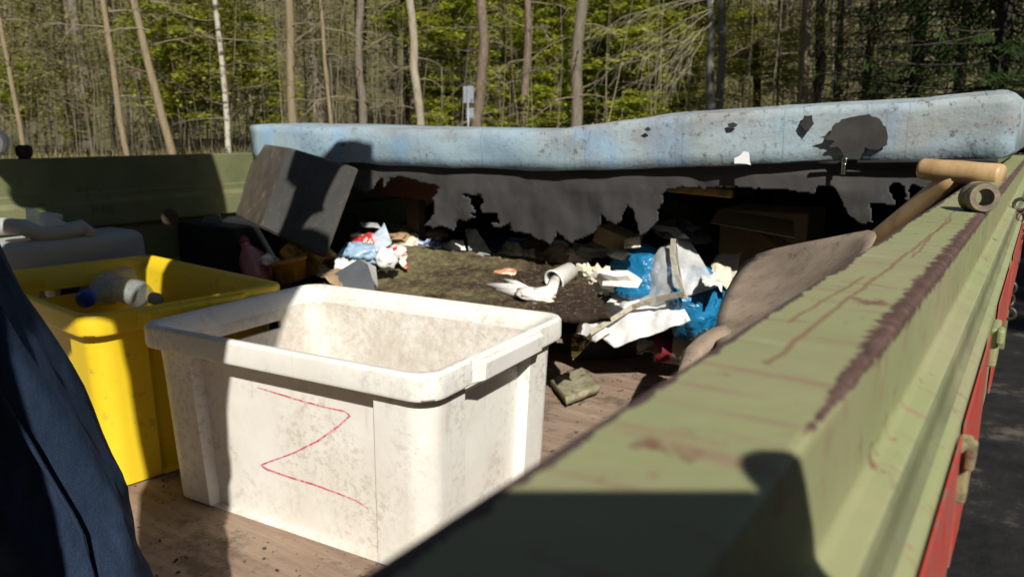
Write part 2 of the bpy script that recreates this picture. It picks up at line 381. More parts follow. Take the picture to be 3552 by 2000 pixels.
# ------------------------------------------------------------------ stacking crates
def crate(name, FL, FR, BR, BL, H, mat, label, slot_left=True, group=None):
    ctr = (FL + FR + BR + BL) / 4; base = V(ctr.x, ctr.y, BED)
    root = thing(name, base, label, 'crate', group)
    ex = ((FR - FL) + (BR - BL)) / 2; ey = ((BL - FL) + (BR - FR)) / 2
    w, d = ex.length, ey.length; ex.normalize(); ey = (ey - ex * ey.dot(ex)).normalized()
    def loop(z, ins, rec, pil=.10, r=.04):
        hw, hd = w / 2 - ins, d / 2 - ins; pts = []
        corners = [(hw, hd, 0), (-hw, hd, 90), (-hw, -hd, 180), (hw, -hd, 270)]
        for ci, (cx, cy, a0) in enumerate(corners):
            ox, oy = cx - math.copysign(r, cx), cy - math.copysign(r, cy)
            for k in range(7):
                a = math.radians(a0 + 90 * k / 6); pts.append((ox + r * math.cos(a), oy + r * math.sin(a)))
            nx_, ny_, _ = corners[(ci + 1) % 4]
            dx, dy = nx_ - cx, ny_ - cy; L = math.hypot(dx, dy); dx /= L; dy /= L
            inx, iny = -dy, dx
            for (t, q) in [(pil, 0), (pil + .008, rec), (L / 2, rec), (L - pil - .008, rec), (L - pil, 0)]:
                pts.append((cx + dx * t + inx * q, cy + dy * t + iny * q))
        return [base + ex * x + ey * y + V(0, 0, z) for x, y in pts]
    prof = [(0.0, .036, .0), (.005, .029, .018), (H - .075, .019, .020), (H - .045, .017, .020), (H - .041, .002, 0), (H - .036, 0, 0), (H - .006, 0, 0), (H - .001, .003, 0), (H, .007, 0), (H, .013, 0), (H - .005, .020, 0), (H - .03, .044, 0), (.02, .057, 0), (.012, .064, 0)]
    b = MB(); loops = [loop(*p) for p in prof]; n = len(loops[0])
    for lp in loops: b.v += lp
    for i in range(len(loops) - 1):
        for k in range(n): b.f.append([i * n + k, i * n + (k + 1) % n, (i + 1) * n + (k + 1) % n, (i + 1) * n + k])
    b.f.append(list(range(n))[::-1]); b.f.append(list(range((len(loops) - 1) * n, len(loops) * n)))
    body = b.build('body', mat, root, smooth=False)
    Mx = Matrix((ex, ey, V(0, 0, 1))).transposed()
    cuts = []
    cuts.append(MB().box(base - ex * (w / 2 - .018) + V(0, 0, H - .062), (.09, .16, .017), Mx))
    cuts.append(MB().box(base + ex * (w / 2 - .018) + V(0, 0, H - .062), (.09, .16, .017), Mx))
    cuts.append(MB().box(base + ex * (w / 2 - .026) + V(0, 0, H), (.034, .19, .05), Mx))
    boolcut(body, cuts)
    for p in body.data.polygons: p.use_smooth = True
    mm = body.modifiers.new('bevel', 'BEVEL'); mm.width = .003; mm.segments = 2; mm.limit_method = 'ANGLE'; mm.angle_limit = math.radians(50)
    wn_ = body.modifiers.new('wn', 'WEIGHTED_NORMAL'); wn_.keep_sharp = True
    hp = []
    for sgn in (1, -1):
        o0 = base + ex * sgn * (w / 2) + V(0, 0, H - .02)
        hb = MB()
        sec = [(-.003, -.022), (.011, -.018), (.013, .010), (.008, .015), (-.003, .015)]
        ys = [(-.115, 0), (-.095, 1), (.095, 1), (.115, 0)]
        vs_ = [o0 + ex * sgn * (q[0] * (k if q[0] > 0 else 1)) + ey * y + V(0, 0, q[1]) for y, k in ys for q in sec]
        fs_ = [(j * 5 + i, j * 5 + (i + 1) % 5, (j + 1) * 5 + (i + 1) % 5, (j + 1) * 5 + i) for j in range(3) for i in range(5)] + [(4, 3, 2, 1, 0), (15, 16, 17, 18, 19)]
        hb.add(vs_, fs_).build('handle', mat, root, bevel=.002)
    return root, base, ex, ey, w, d
def crate_plastic(nm, g):
    m = Mat(nm, .5, .45)
    c = m.ramp(m.noise(2.5, 4), [(.3, (.76, .75, .70)), (.7, (.83, .82, .78))])
    big = m.noise(4.2, 5, .65)
    c = m.mix(m.ramp(big, [(.40, 0.0), (.66, .6)]), c, (.62, .57, .50))
    c = m.mix(m.math('MULTIPLY', m.ramp(m.noise(80, 8, .8), [(.49, 0.0), (.60, .65)]), m.ramp(m.noise(5.5, 3, .5, m.mapv((1, 1, .6), loc=(1, 2, 0))), [(.45, .05), (.58, 1.0)])), c, (.47, .40, .32))
    c = m.mix(m.ramp(m.noise(95, 6, .9), [(.66, 0.0), (.69, .8)]), c, (.2, .17, .13))
    c = m.mix(m.ramp(m.noise(1, 7, .7, m.mapv((26, 26, 3.5), loc=(0, 3, 0))), [(.58, 0.0), (.68, .35)]), c, (.42, .38, .31))
    c = m.mix(m.math('MULTIPLY', m.ramp(m.noise(9, 8, .75), [(.63, 0.0), (.70, .6)]), 1.0), c, (.36, .33, .27))
    c = m.mix(m.ramp(m.noise(1, 5, .6, m.mapv((60, 60, 9))), [(.62, 0.0), (.7, .35)]), c, (.68, .7, .69))
    m.col(c); m.bump(m.noise(70, 5, .7), .15, .0015)
    m.b.inputs['Subsurface Weight'].default_value = .12; m.b.inputs['Subsurface Radius'].default_value = (.02, .018, .014); m.b.inputs['Subsurface Scale'].default_value = .5
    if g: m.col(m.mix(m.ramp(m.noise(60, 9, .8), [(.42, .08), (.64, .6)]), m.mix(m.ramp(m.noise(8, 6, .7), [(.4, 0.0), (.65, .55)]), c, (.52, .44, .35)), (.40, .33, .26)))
    return m.m
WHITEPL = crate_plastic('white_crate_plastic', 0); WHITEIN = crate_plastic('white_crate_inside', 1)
YELLOWPL = dirty('yellow_crate_plastic', (.70, .49, .014), (.77, .56, .025), 5, (.33, .22, .04), 26, .6, .45, .45, .12, 60)
wc, wbase, wex, wey, ww, wd = crate('plastic_crate', V(-1.332, .748, -.34), V(-.682, .800, -.34), V(-.716, 1.252, -.34), V(-1.366, 1.200, -.34), .34, WHITEPL, 'dirty white plastic stacking crate with a red Z drawn on its front', )
cbm = [o for o in wc.children if o.name.startswith('body')][0].data
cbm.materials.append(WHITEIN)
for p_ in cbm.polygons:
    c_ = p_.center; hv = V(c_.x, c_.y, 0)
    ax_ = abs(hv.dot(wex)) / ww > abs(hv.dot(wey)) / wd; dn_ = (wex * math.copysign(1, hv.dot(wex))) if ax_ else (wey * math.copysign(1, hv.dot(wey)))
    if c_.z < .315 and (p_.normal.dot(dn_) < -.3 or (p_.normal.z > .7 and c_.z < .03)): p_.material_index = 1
# red Z on the front panel
from mathutils.bvhtree import BVHTree
bpy.context.view_layer.update()
crate_body = [o for o in wc.children if o.name.startswith('body')][0]
bvh = BVHTree.FromObject(crate_body, bpy.context.evaluated_depsgraph_get())
def front_pt(vx, vy):
    r = ray(vx, vy); hit = bvh.ray_cast(-wbase, r)[0]
    return hit + wbase - r * .0007
MARK = Mat('red_marker', .7, .2); MARK.col(MARK.mix(MARK.ramp(MARK.noise(120, 3, .7), [(.45, 0.0), (.6, .8)]), (.55, .07, .13), (.75, .52, .5))); MARK = MARK.m
zk = [(648, 974), (700, 990), (760, 1008), (820, 1024), (868, 1034), (880, 1045), (850, 1072), (800, 1108), (740, 1138), (690, 1156), (655, 1169), (672, 1180), (730, 1200), (790, 1218), (850, 1240), (895, 1258), (930, 1281)]
b = MB(); wdt = [.0012, .0019, .0022, .0019, .0016, .0020, .0025, .0022, .0018, .0017, .0023, .0027, .0024, .0025, .0021, .0015, .0008]
zp = []; wd2 = []
for i_ in range(len(zk) - 1):
    for k_ in range(8):
        f_ = k_ / 8; zp.append((zk[i_][0] * (1 - f_) + zk[i_ + 1][0] * f_, zk[i_][1] * (1 - f_) + zk[i_ + 1][1] * f_)); wd2.append(wdt[i_] * (1 - f_) + wdt[i_ + 1] * f_)
wdt = wd2
q = [front_pt(*p) for p in zp]; vs = []
for i, p in enumerate(q):
    t_ = (q[min(i + 1, len(q) - 1)] - q[max(i - 1, 0)]).normalized(); s_ = t_.cross(wey).normalized()
    vs += [p + s_ * wdt[i] * .72, p - s_ * wdt[i] * .72]
b.add(vs, [(2 * i, 2 * i + 1, 2 * i + 3, 2 * i + 2) for i in range(len(q) - 1)])
mk = b.build('letter_mark', MARK, wc)
mk['label'] = 'red hand-drawn letter Z'
yc, ybase, yex, yey, yw, yd = crate('plastic_crate', V(-2.02, .755, -.325), V(-1.385, .685, -.325), V(-1.345, 1.108, -.325), V(-1.99, 1.175, -.325), .355, YELLOWPL, 'yellow plastic stacking crate with empty bottles inside, beside the white crate')

# ------------------------------------------------------------------ mattress
m = Mat('mattress_cover', .85, .15)
sx, sy, sz = m.xyz()
c = m.ramp(m.noise(3.2, 4), [(.3, (.22, .33, .43)), (.5, (.30, .40, .46)), (.72, (.37, .42, .43))])
c = m.mix(m.ramp(m.noise(6, 3, .5, m.mapv((1, 1, .35))), [(.56, 0.0), (.64, .75)]), c, (.23, .37, .54))
grey = m.math('ADD', m.noise(3.2, 6, .7, m.mapv((1, 1, 2.2))), m.math('MULTIPLY', m.math('ADD', sz, -.11), 1.6))
c = m.mix(m.ramp(grey, [(.44, 0.0), (.66, .85)]), c, (.23, .215, .20))
sp = m.math('MULTIPLY', m.ramp(m.noise(48, 6, .8), [(.55, 0.0), (.64, .9)]), m.ramp(m.noise(2.6, 3), [(.4, .2), (.58, 1.0)]))
c = m.mix(sp, c, (.10, .09, .085))
c = m.mix(m.math('MULTIPLY', m.ramp(m.noise(17, 5, .7), [(.63, 0.0), (.68, .9)]), m.ramp(m.noise(1.9, 3, .5, m.mapv((1, 1, 1), loc=(4, 0, 0))), [(.48, 0.0), (.6, 1.0)])), c, (.05, .048, .047))
gxx = m.math('ADD', sx, m.math('MULTIPLY', m.noise(14, 2), .006))
for xx in (v_ + 1.1 for v_ in (-1.74, -1.47, -1.25, -.96, -.93, -.70, -.685, -.46, -.30, -.262, -.225)):
    c = m.mix(m.math('MULTIPLY', m.band(gxx, xx, .0011), .55), c, (.16, .2, .24))
m.col(c); m.bump(m.math('ADD', m.math('ADD', m.noise(9, 4), m.math('MULTIPLY', m.noise(1, 4, .6, m.mapv((14, 14, 5), (0, .25, 0)), .4), .5)), m.math('MULTIPLY', m.noise(160, 2), .15)), .4, .012)
COVER = m.m
bot = [(640, 408), (760, 408), (900, 411), (1000, 415), (1100, 420), (1250, 426), (1400, 429), (1550, 427), (1700, 421), (1850, 414), (2000, 409), (2150, 405), (2300, 403), (2420, 402), (2500, 402), (2548, 400)]
top = [(650, 308), (760, 314), (900, 317), (1000, 318), (1100, 320), (1250, 322), (1400, 321), (1550, 298), (1700, 277), (1850, 265), (2000, 257), (2150, 247), (2300, 238), (2420, 228), (2500, 221), (2545, 224)]
def lerp_tab(tab, x):
    for (x0, y0), (x1, y1) in zip(tab, tab[1:]):
        if x <= x1: return y0 + (y1 - y0) * (x - x0) / (x1 - x0)
    return tab[-1][1]
NU = 110; b = MB(); rows = []
for i in range(NU + 1):
    t = i / NU
    vx = 643 + (2552 - 643) * t
    yb, yt = lerp_tab(bot, vx), lerp_tab(top, vx)
    pb = P(vx, yb, 'y', YM); pt = P(vx, yt, 'y', YM)
    x = pb.x; zb, zt = pb.z, pt.z
    e0, e1 = min(1, (x - (-2.222)) / .02), min(1, max(0, (-.052 - x) / .022))
    rnd = math.sqrt(max(0, 1 - (1 - e1) ** 2)) if e1 < 1 else 1
    mid = (zb + zt) / 2; hb = (zt - zb) / 2
    hb *= (.80 + .20 * rnd)
    lift = max(0, min(1, (x + .95) / .5)) * .018
    ring = []
    D = .92
    seq = [(.002, -1.0), (-.008, -.96), (-.012, -.5), (-.013, 0.0), (-.012, .5), (-.009, .8), (.0, .90), (.05, .95), (.16, 1.0), (.5, .98), (D - .02, .93), (D, .6), (D + .008, 0), (D, -.7), (D - .02, -1.0), (.5, -1.0), (.1, -1.02)]
    for (dy, k) in seq:
        z = mid + hb * k - (lift * .5 if .0 <= dy < .05 and k > .7 else 0)
        yy = YM + dy + (.014 * (1 - rnd) if dy < .3 else -.014 * (1 - rnd))
        yy += .012 * fbm((x * 3.5, z * 9, 2), 1, 3) - .004 * abs(math.sin(x * 9))
        z2 = z + .004 * fbm((x * 6, dy * 6, 5), 1, 3)
        ring.append(V(x + .006 * fbm((z * 20, dy * 7, x), 1, 2), yy, z2))
    rows.append(ring)
K = len(seq)
for r_ in rows: b.v += r_
for i in range(NU):
    for k in range(K): b.f.append([i * K + k, i * K + (k + 1) % K, (i + 1) * K + (k + 1) % K, (i + 1) * K + k])
b.f.append(list(range(K))); b.f.append(list(range(NU * K, (NU + 1) * K))[::-1])
mat_root = thing('mattress', (-1.1, 2.1, -.1), 'stained pale blue foam mattress lying across the trailer, its grey underside torn', 'mattress')
# shift material space: cover reads object x, so keep mattress x true
b.build('cover', COVER, mat_root, smooth=True)
FABRIC = dirty('grey_backing_cloth', (.055, .054, .055), (.075, .073, .072), 5, (.14, .13, .12), 14, .62, .95, .1, .25, 220, .001)
c5 = lambda pts: [(797.7 + x * .3336, 411 + y * .3336) for x, y in pts]
c6 = lambda pts: [(1450.3 + x * .3336, 362.6 + y * .3336) for x, y in pts]
low = [(880, 470), (905, 478)] + c5([(345, 205), (362, 215), (410, 200), (440, 150), (495, 105), (503, 180), (560, 105), (640, 100), (720, 125), (800, 148), (870, 160), (925, 165), (900, 230), (870, 270), (885, 330), (880, 380), (845, 430), (805, 475), (835, 470), (860, 465), (870, 500), (910, 470), (960, 480), (1040, 505), (1055, 430), (1130, 430), (1190, 405), (1150, 370), (1200, 372), (1170, 320), (1150, 260), (1090, 232), (1170, 240), (1240, 232), (1260, 300), (1230, 330), (1240, 370), (1300, 378), (1362, 380), (1370, 455), (1310, 442), (1350, 490), (1390, 480), (1450, 450), (1472, 405), (1460, 510), (1500, 515), (1560, 525), (1620, 540), (1670, 575), (1720, 590), (1750, 610), (1780, 580), (1810, 520), (1860, 560), (1920, 600), (1950, 580)])
low += c6([(90, 690), (150, 640), (180, 600), (190, 530), (230, 580), (290, 600), (330, 590), (352, 520), (380, 460), (430, 500), (440, 560), (480, 690), (530, 660), (590, 600), (615, 580), (610, 500), (650, 440), (645, 380), (680, 345), (760, 330), (850, 322), (930, 320), (960, 352), (980, 328), (1200, 320), (1300, 326), (1400, 340), (1560, 345), (1640, 352), (1700, 362), (1790, 378), (1800, 330), (1870, 312), (1930, 310), (1960, 350), (1985, 400), (2040, 520), (2110, 580), (2150, 610), (2190, 596), (2230, 590), (2225, 500), (2200, 440), (2320, 448), (2420, 468), (2400, 430), (2360, 360), (2350, 320), (2400, 285), (2470, 320), (2490, 380), (2470, 425), (2515, 425), (2500, 340), (2530, 300), (2590, 330), (2660, 350), (2740, 330), (2820, 330)])
up_ = []
for i in range(0, 60):
    vx = 2425 - (2425 - 880) * i / 59; up_.append((vx, lerp_tab(bot, vx) - 6))
jit = random.Random(4)
low2 = []
for (a, c_) in zip(low, low[1:]):
    low2.append(a); L_ = math.hypot(c_[0] - a[0], c_[1] - a[1]); n_ = max(1, int(L_ / 7))
    for k in range(1, n_):
        low2.append((a[0] + (c_[0] - a[0]) * k / n_ + jit.uniform(-2, 2), a[1] + (c_[1] - a[1]) * k / n_ + jit.uniform(-2.4, 2.4)))
low2.append(low[-1])
def fab3(p):
    q = P(p[0], p[1], 'y', YM + .012); dz = max(0, lerp_tab(bot, min(max(p[0], 640), 2548)) - 6 - p[1])
    yy = YM + .012 + (.016 * fbm((q.x * 6, q.z * 4, 9), 1, 3) + .002 * fbm((q.x * 20, q.z * 14, 4), 1, 3)) * min(1, max(0, (p[1] - 420) / 60)) + max(0, p[1] - 440) * .00018
    return P(p[0], p[1], 'y', yy)
def inside(poly_, x, y):
    r_ = False; n_ = len(poly_); j_ = n_ - 1
    for i_ in range(n_):
        xi, yi = poly_[i_]; xj, yj = poly_[j_]
        if (yi > y) != (yj > y) and x < (xj - xi) * (y - yi) / (yj - yi) + xi: r_ = not r_
        j_ = i_
    return r_
outline = low2 + up_; fabric = MB(); idx = {}; CS = 4.0
def fv(i_, j_):
    if (i_, j_) not in idx:
        jx, jy = mnoise.noise(V(i_ * .9, j_ * .9, 1)) * 1.6, mnoise.noise(V(i_ * .9, j_ * .9, 7)) * 1.6
        idx[(i_, j_)] = len(fabric.v); fabric.v.append(fab3((880 + i_ * CS + jx, 392 + j_ * CS + jy)))
    return idx[(i_, j_)]
for i_ in range(388):
    for j_ in range(58):
        if inside(outline, 880 + (i_ + .5) * CS, 392 + (j_ + .5) * CS): fabric.f.append([fv(i_, j_), fv(i_ + 1, j_), fv(i_ + 1, j_ + 1), fv(i_, j_ + 1)])
fb = fabric.build('underside_cloth', FABRIC, mat_root, True, solid=.002)
fb['label'] = 'dark grey underside cloth hanging down in torn rags'
FOAM = dirty('charred_hole', (.035, .034, .034), (.06, .058, .056), 14, None, rough=.98, spec=.05, bump=.5, bscale=50)
def patch(name, pts, mat, off=.006, solid=.002):
    vv = []
    for (a, c_) in zip(pts, pts[1:] + pts[:1]):
        n_ = max(1, int(math.hypot(c_[0] - a[0], c_[1] - a[1]) / 8))
        for k in range(n_):
            vv.append((a[0] + (c_[0] - a[0]) * k / n_ + jit.uniform(-2, 2), a[1] + (c_[1] - a[1]) * k / n_ + jit.uniform(-2, 2)))
    return MB().poly([P(x, y, 'y', YM - .012 - off) for x, y in vv]).build(name, mat, mat_root, solid=solid)
hole = [(2095, 318), (2118, 300), (2150, 291), (2185, 288), (2212, 300), (2228, 320), (2233, 345), (2230, 365), (2205, 378), (2175, 372), (2168, 390), (2160, 402), (2130, 402), (2120, 385), (2112, 372), (2085, 368), (2100, 355), (2060, 345), (2090, 338)]
h_ = patch('torn_hole', hole, FOAM, .012); h_['label'] = 'large ragged dark hole in the blue cover'
patch('torn_hole', [(2015, 312), (2025, 292), (2042, 288), (2046, 312), (2034, 330), (2020, 322)], FOAM, .012)
patch('torn_hole', [(1622, 324), (1632, 318), (1640, 326), (1630, 332)], FOAM, .012)
patch('torn_hole', [(1832, 312), (1845, 306), (1856, 314), (1846, 322), (1836, 322)], FOAM, .012)
PAPERW = dirty('white_tag', (.78, .78, .78), (.82, .82, .82), 5, None, rough=.6)
tg = patch('paper_tag', [(1846, 411), (1846, 399), (1872, 382), (1884, 383), (1887, 414)], PAPERW, .016); tg['label'] = 'small white tag stuck out of the seam'
zt = [P(x, lerp_tab(bot, x) + 3, 'y', YM - .014) for x in range(2060, 2540, 30)]
zp_ = MB().tube(zt, .0042, 6).build('zip', BLACKRUB, mat_root, smooth=True)
CHROME = Mat('bright_metal', .25, .6, 1.0); CHROME.col((.75, .75, .74)); CHROME = CHROME.m
zc = P(2124, 405, 'y', YM - .026)
MB().box(zc, (.010, .005, .012)).box(zc + V(0, -.002, -.016), (.008, .003, .022)).build('zip_pull', CHROME, zp_, bevel=.002)
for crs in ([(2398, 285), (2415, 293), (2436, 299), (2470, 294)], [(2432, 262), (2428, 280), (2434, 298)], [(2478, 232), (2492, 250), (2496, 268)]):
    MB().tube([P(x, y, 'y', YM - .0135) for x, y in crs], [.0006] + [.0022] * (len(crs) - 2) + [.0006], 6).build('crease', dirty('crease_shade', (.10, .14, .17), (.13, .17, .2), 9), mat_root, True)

# ------------------------------------------------------------------ tools
WOOD = Mat('turned_wood', .4, .45)
WOOD.col(WOOD.ramp(WOOD.noise(1, 6, .65, WOOD.mapv((30, 30, 6))), [(.3, (.34, .215, .10)), (.5, (.45, .305, .155)), (.7, (.52, .375, .21))])); WOOD.bump(WOOD.noise(1, 4, .6, WOOD.mapv((200, 200, 30))), .15, .001); WOOD = WOOD.m
ga, gb = P(2313, 424, 'y', 1.375), P(2522, 441, 'y', 1.335)
gm = (ga + gb) / 2
shT = gm * .52 + gb * .0 + ga * .0
T0 = ga.lerp(gb, .5)
B0 = P(2250, 565, 'y', 1.42)
dirn = (B0 - T0).normalized()
Tb = T0 + dirn * ((T0.z - (BED + .02)) / -dirn.z)
sp_ = thing('spade', (Tb.x, Tb.y, BED), 'wooden T-handled spade leaning over the green side board', 'spade')
gdir = (gb - ga).normalized(); GL = (gb - ga).length
prof = [(.006, 0), (.0145, .002), (.0165, .008), (.0163, GL * .3), (.0172, GL * .5), (.0163, GL * .7), (.0165, GL - .005), (.0145, GL)]
MB().lathe(prof, ga, gdir, 20).build('grip', WOOD, sp_, smooth=True)
MB().tube([T0, T0 + dirn * .03, T0 + dirn * .3, T0 + dirn * .6, Tb - dirn * .25], [.0165, .0155, .0165, .0175, .018], 16).build('shaft', WOOD, sp_, smooth=True)
bl0 = Tb - dirn * .27; sd = dirn.cross(V(0, 0, 1)).normalized()
MB().grid(8, 8, lambda u, v: bl0 + dirn * (.27 * v) + sd * ((u - .5) * .19) + dirn.cross(sd) * (.02 * (u - .5) ** 2 * 4)).build('blade', STEEL, sp_, smooth=True, solid=.003)
m = Mat('earthy_steel', .8, .25, .15)
c = m.ramp(m.noise(9, 6, .7), [(.3, (.19, .145, .11)), (.5, (.30, .235, .178)), (.7, (.37, .295, .225))])
c = m.mix(m.ramp(m.noise(30, 6, .8), [(.55, 0.0), (.65, .7)]), c, (.10, .08, .065))
m.col(c); m.bump(m.noise(60, 6, .8), .35, .002); EARTH = m.m
bp = [(1800, 832), (1806, 790), (1814, 765), (1826, 735), (1842, 705), (1860, 675), (1880, 655), (1905, 640), (1950, 626), (2010, 613), (2080, 600), (2140, 588), (2185, 580), (2200, 583), (2204, 594), (2196, 610), (2170, 650), (2110, 720), (2030, 800), (1950, 860), (1880, 890), (1830, 890), (1802, 870)]
pA, pB, pC = P(1800, 840, 'y', 1.27), P(2200, 590, 'y', 1.40), P(1960, 850, 'y', 1.14)
pn = (pB - pA).cross(pC - pA).normalized()
cen = Vector((1950, 740, 0))
sh = thing('shovel', (-.3, .55, BED), 'earth-caked shovel with its blade up against the green side board', 'shovel')
b = MB(); ring0 = [PP(x, y, pA, pn) for x, y in bp]; cc = sum(ring0, Vector()) / len(ring0)
vs = []; NR = 7
for r_ in range(NR):
    k = 1 - r_ / NR
    for q_ in ring0: vs.append(cc + (q_ - cc) * k + pn * (-.022 * (1 - k * k)) * (1 if pn.y > 0 else -1) * -1)
vs.append(cc + pn * .022 * (1 if pn.y > 0 else -1)); n = len(ring0)
fs = [(r_ * n + k, r_ * n + (k + 1) % n, (r_ + 1) * n + (k + 1) % n, (r_ + 1) * n + k) for r_ in range(NR - 1) for k in range(n)]
fs += [((NR - 1) * n + k, (NR - 1) * n + (k + 1) % n, NR * n) for k in range(n)]
b.add(vs, fs).build('blade', EARTH, sh, smooth=True, solid=.003)
s0, s1 = P(1812, 845, 'y', 1.262), P(1748, 893, 'y', 1.225)
s2 = V(-.31, .6, BED + .06)
MB().tube([s0.lerp(s1, -.3), s0, s0.lerp(s1, .5), s1, s1.lerp(s2, .12)], [.012, .019, .021, .020, .019], 14, wob=.3).build('socket', EARTH, sh, smooth=True)
MB().tube([s1, s1.lerp(s2, .5), s2], .017, 12).build('shaft', WOOD, sh, smooth=True)

# ------------------------------------------------------------------ rubbish in the trailer
def sheet(name, corners, nu, nv, amp, seed, mat, parent=None, solid=.0012, base=None, sc=9, curl=0.0, label=None, cat=None, ragged=0.0, group=None):
    a, b_, c_, d_ = [Vector(q) for q in corners]
    n = (b_ - a).cross(d_ - a).normalized()
    def fn(u, v):
        uu, vv = u, v
        if ragged:
            if u in (0, 1): uu = u + ragged * fbm((v * 9, seed, u), 1, 3)
            if v in (0, 1): vv = v + ragged * fbm((u * 9, seed, v + 5), 1, 3)
        p = (a * (1 - uu) + b_ * uu) * (1 - vv) + (d_ * (1 - uu) + c_ * uu) * vv
        k = fbm((p.x * sc + seed, p.y * sc, p.z * sc), 1, 4) + .6 * (abs(fbm((p.x * sc * 1.7, p.y * sc, p.z * sc + seed), 1, 2)) - .2)
        return p + n * (amp * k + curl * ((u - .5) ** 2 + (v - .5) ** 2) * 2)
    mb_ = MB().grid(nu, nv, fn)
    if parent is None:
        bs = (a + b_ + c_ + d_) / 4; bs.z = min(q.z for q in (a, b_, c_, d_))
        o = mb_.build(name, mat, None, True, solid=solid, base=bs); tagit(o, label, cat, group)
    else: o = mb_.build(name, mat, parent, True, solid=solid)
    return o
def single(name, mb_, mat, label, cat, base, smooth=True, group=None, **k):
    return tagit(mb_.build(name, mat, None, smooth, base=base, **k), label, cat, group)

BAGBLK = dirty('black_bag_film', (.008, .008, .009), (.018, .018, .02), 8, None, rough=.35, spec=.5, bump=.7, bscale=24, bdist=.01)
CARD = dirty('cardboard', (.30, .20, .115), (.37, .26, .15), 6, (.2, .13, .08), 14, .6, .9, .15)
DARKWOOD = dirty('dark_board', (.055, .04, .03), (.09, .062, .042), 10, (.12, .10, .08), 30, .6, .8, .2)
GREYPL = dirty('grey_plastic', (.30, .29, .27), (.38, .37, .35), 8, (.2, .18, .15), 25, .6, .55, .4)
CREAM = dirty('cream_plastic', (.55, .54, .48), (.62, .61, .55), 6, (.4, .37, .3), 30, .6, .5, .4)
WPAPER = dirty('white_paper', (.70, .68, .63), (.78, .76, .72), 9, (.5, .42, .34), 22, .56, .8, .2, .4, 40, .003)
BEIGEP = dirty('beige_paper', (.62, .54, .42), (.72, .66, .55), 9, (.4, .31, .2), 25, .55, .85, .2, .4, 40, .003)
BLUEBAG = Mat('blue_bag_film', .28, .6); BLUEBAG.col(BLUEBAG.ramp(BLUEBAG.noise(6, 4), [(.3, (.008, .13, .30)), (.7, (.02, .22, .43))])); BLUEBAG.bump(BLUEBAG.noise(13, 4, .55, None, 1.5), .9, .02); BLUEBAG = BLUEBAG.m
CLEAR = film('clear_film', (.72, .74, .74), .38)
MILKY = film('milky_film', (.62, .72, .82), .62)
WPLASTIC = dirty('white_sheet_plastic', (.80, .80, .80), (.84, .84, .84), 6, (.45, .40, .30), 16, .66, .45, .4, .5, 26, .006)

# black bags that carry the heap; both tall ones added to blacken the gap
for k, (c_, r_, sd_, lb_) in enumerate([
        ((-1.58, 1.60, -.57), (.20, .2, .12), 3, 'black rubbish sack under the mossy mat'),
        ((-.95, 2.62, -.5), (.36, .2, .2), 5, 'black rubbish sack in the dark under the mattress, by the cardboard box'),
        ((-1.75, 2.3, -.48), (.4, .3, .22), 8, 'big black rubbish sack in the dark under the mattress'),
        ((-.45, 2.66, -.36), (.36, .16, .3), 15, 'tall black sack added as deep shade behind the cardboard box'),
        ((-1.2, 2.68, -.34), (.42, .15, .32), 17, 'tall black sack added as deep shade against the front of the trailer')]):
    single('rubbish_sack', MB().blob(c_, r_, sd_, .28, 1.8, 4, ridge=.25), BAGBLK, lb_, 'sack', (c_[0], c_[1], BED), group='black sacks in the trailer')

# mossy carpet tile
m = Mat('mossy_mat', .98, .05)
sx, sy, sz = m.xyz()
c = m.ramp(m.noise(40, 6, .8), [(.3, (.035, .025, .019)), (.55, (.075, .055, .042)), (.8, (.15, .115, .085))])
c = m.mix(m.ramp(m.math('SUBTRACT', m.noise(6, 6, .75), m.math('MULTIPLY', sx, .55)), [(.44, 0.0), (.6, .92)]), c, m.ramp(m.noise(60, 5), [(.3, (.12, .105, .045)), (.7, (.32, .28, .16))]))
m.col(c); m.bump(m.noise(110, 6, .85), 1.0, .008); MOSS = m.m
q0, q1, q2, q3 = P(968, 618, 'y', 1.83), P(1445, 668, 'y', 1.92), P(1535, 800, 'y', 1.52), P(925, 800, 'y', 1.42)
mbase = (q0 + q1 + q2 + q3) / 4
mt = thing('mat', (mbase.x, mbase.y, q3.z), 'dark fibrous floor mat with moss on one corner, behind the white crate', 'mat')
nrm = (q1 - q0).cross(q3 - q0).normalized(); nrm = nrm if nrm.z > 0 else -nrm
def mats(u, v):
    p = (q0 * (1 - u) + q1 * u) * (1 - v) + (q3 * (1 - u) + q2 * u) * v
    e = (.008 * fbm((v * 9, 1, u), 1) if u in (0, 1) else 0); p = p + (q1 - q0) * e
    return p + nrm * (.012 * fbm((u * 3, v * 3, 2), 1, 3) + .006 * fbm((u * 26, v * 18, 2), 1, 4))
MB().grid(120, 60, mats).build('pile', MOSS, mt, True, solid=.022)
fb_ = MB(); rf = random.Random(2)
for k in range(700):
    u_, v_ = rf.random(), rf.random(); p_ = mats(u_, v_) + nrm * .013; L_ = rf.uniform(.004, .022); a_ = rf.uniform(0, 6.28)
    d_ = ((q1 - q0).normalized() * math.cos(a_) + (q0 - q3).normalized() * math.sin(a_)) * L_ + nrm * rf.uniform(-.1, .25) * L_
    fb_.tube([p_, p_ + d_ * .5 + nrm * rf.uniform(0, .003), p_ + d_], .0005, 3, False)
fb_.build('fibres', dirty('straw', (.13, .09, .05), (.3, .23, .14), 30, None, rough=.9, bump=0), mt)['kind'] = 'stuff'
def pix(p):
    c_ = RM.transposed() @ p; return (PCX + FPX * c_.x / c_.z) / VS, (PCY + FPX * c_.y / c_.z) / VS
MG = [(mats(i_ / 60, j_ / 30)) for i_ in range(1, 60) for j_ in range(1, 30)]
MGP = [pix(p) for p in MG]
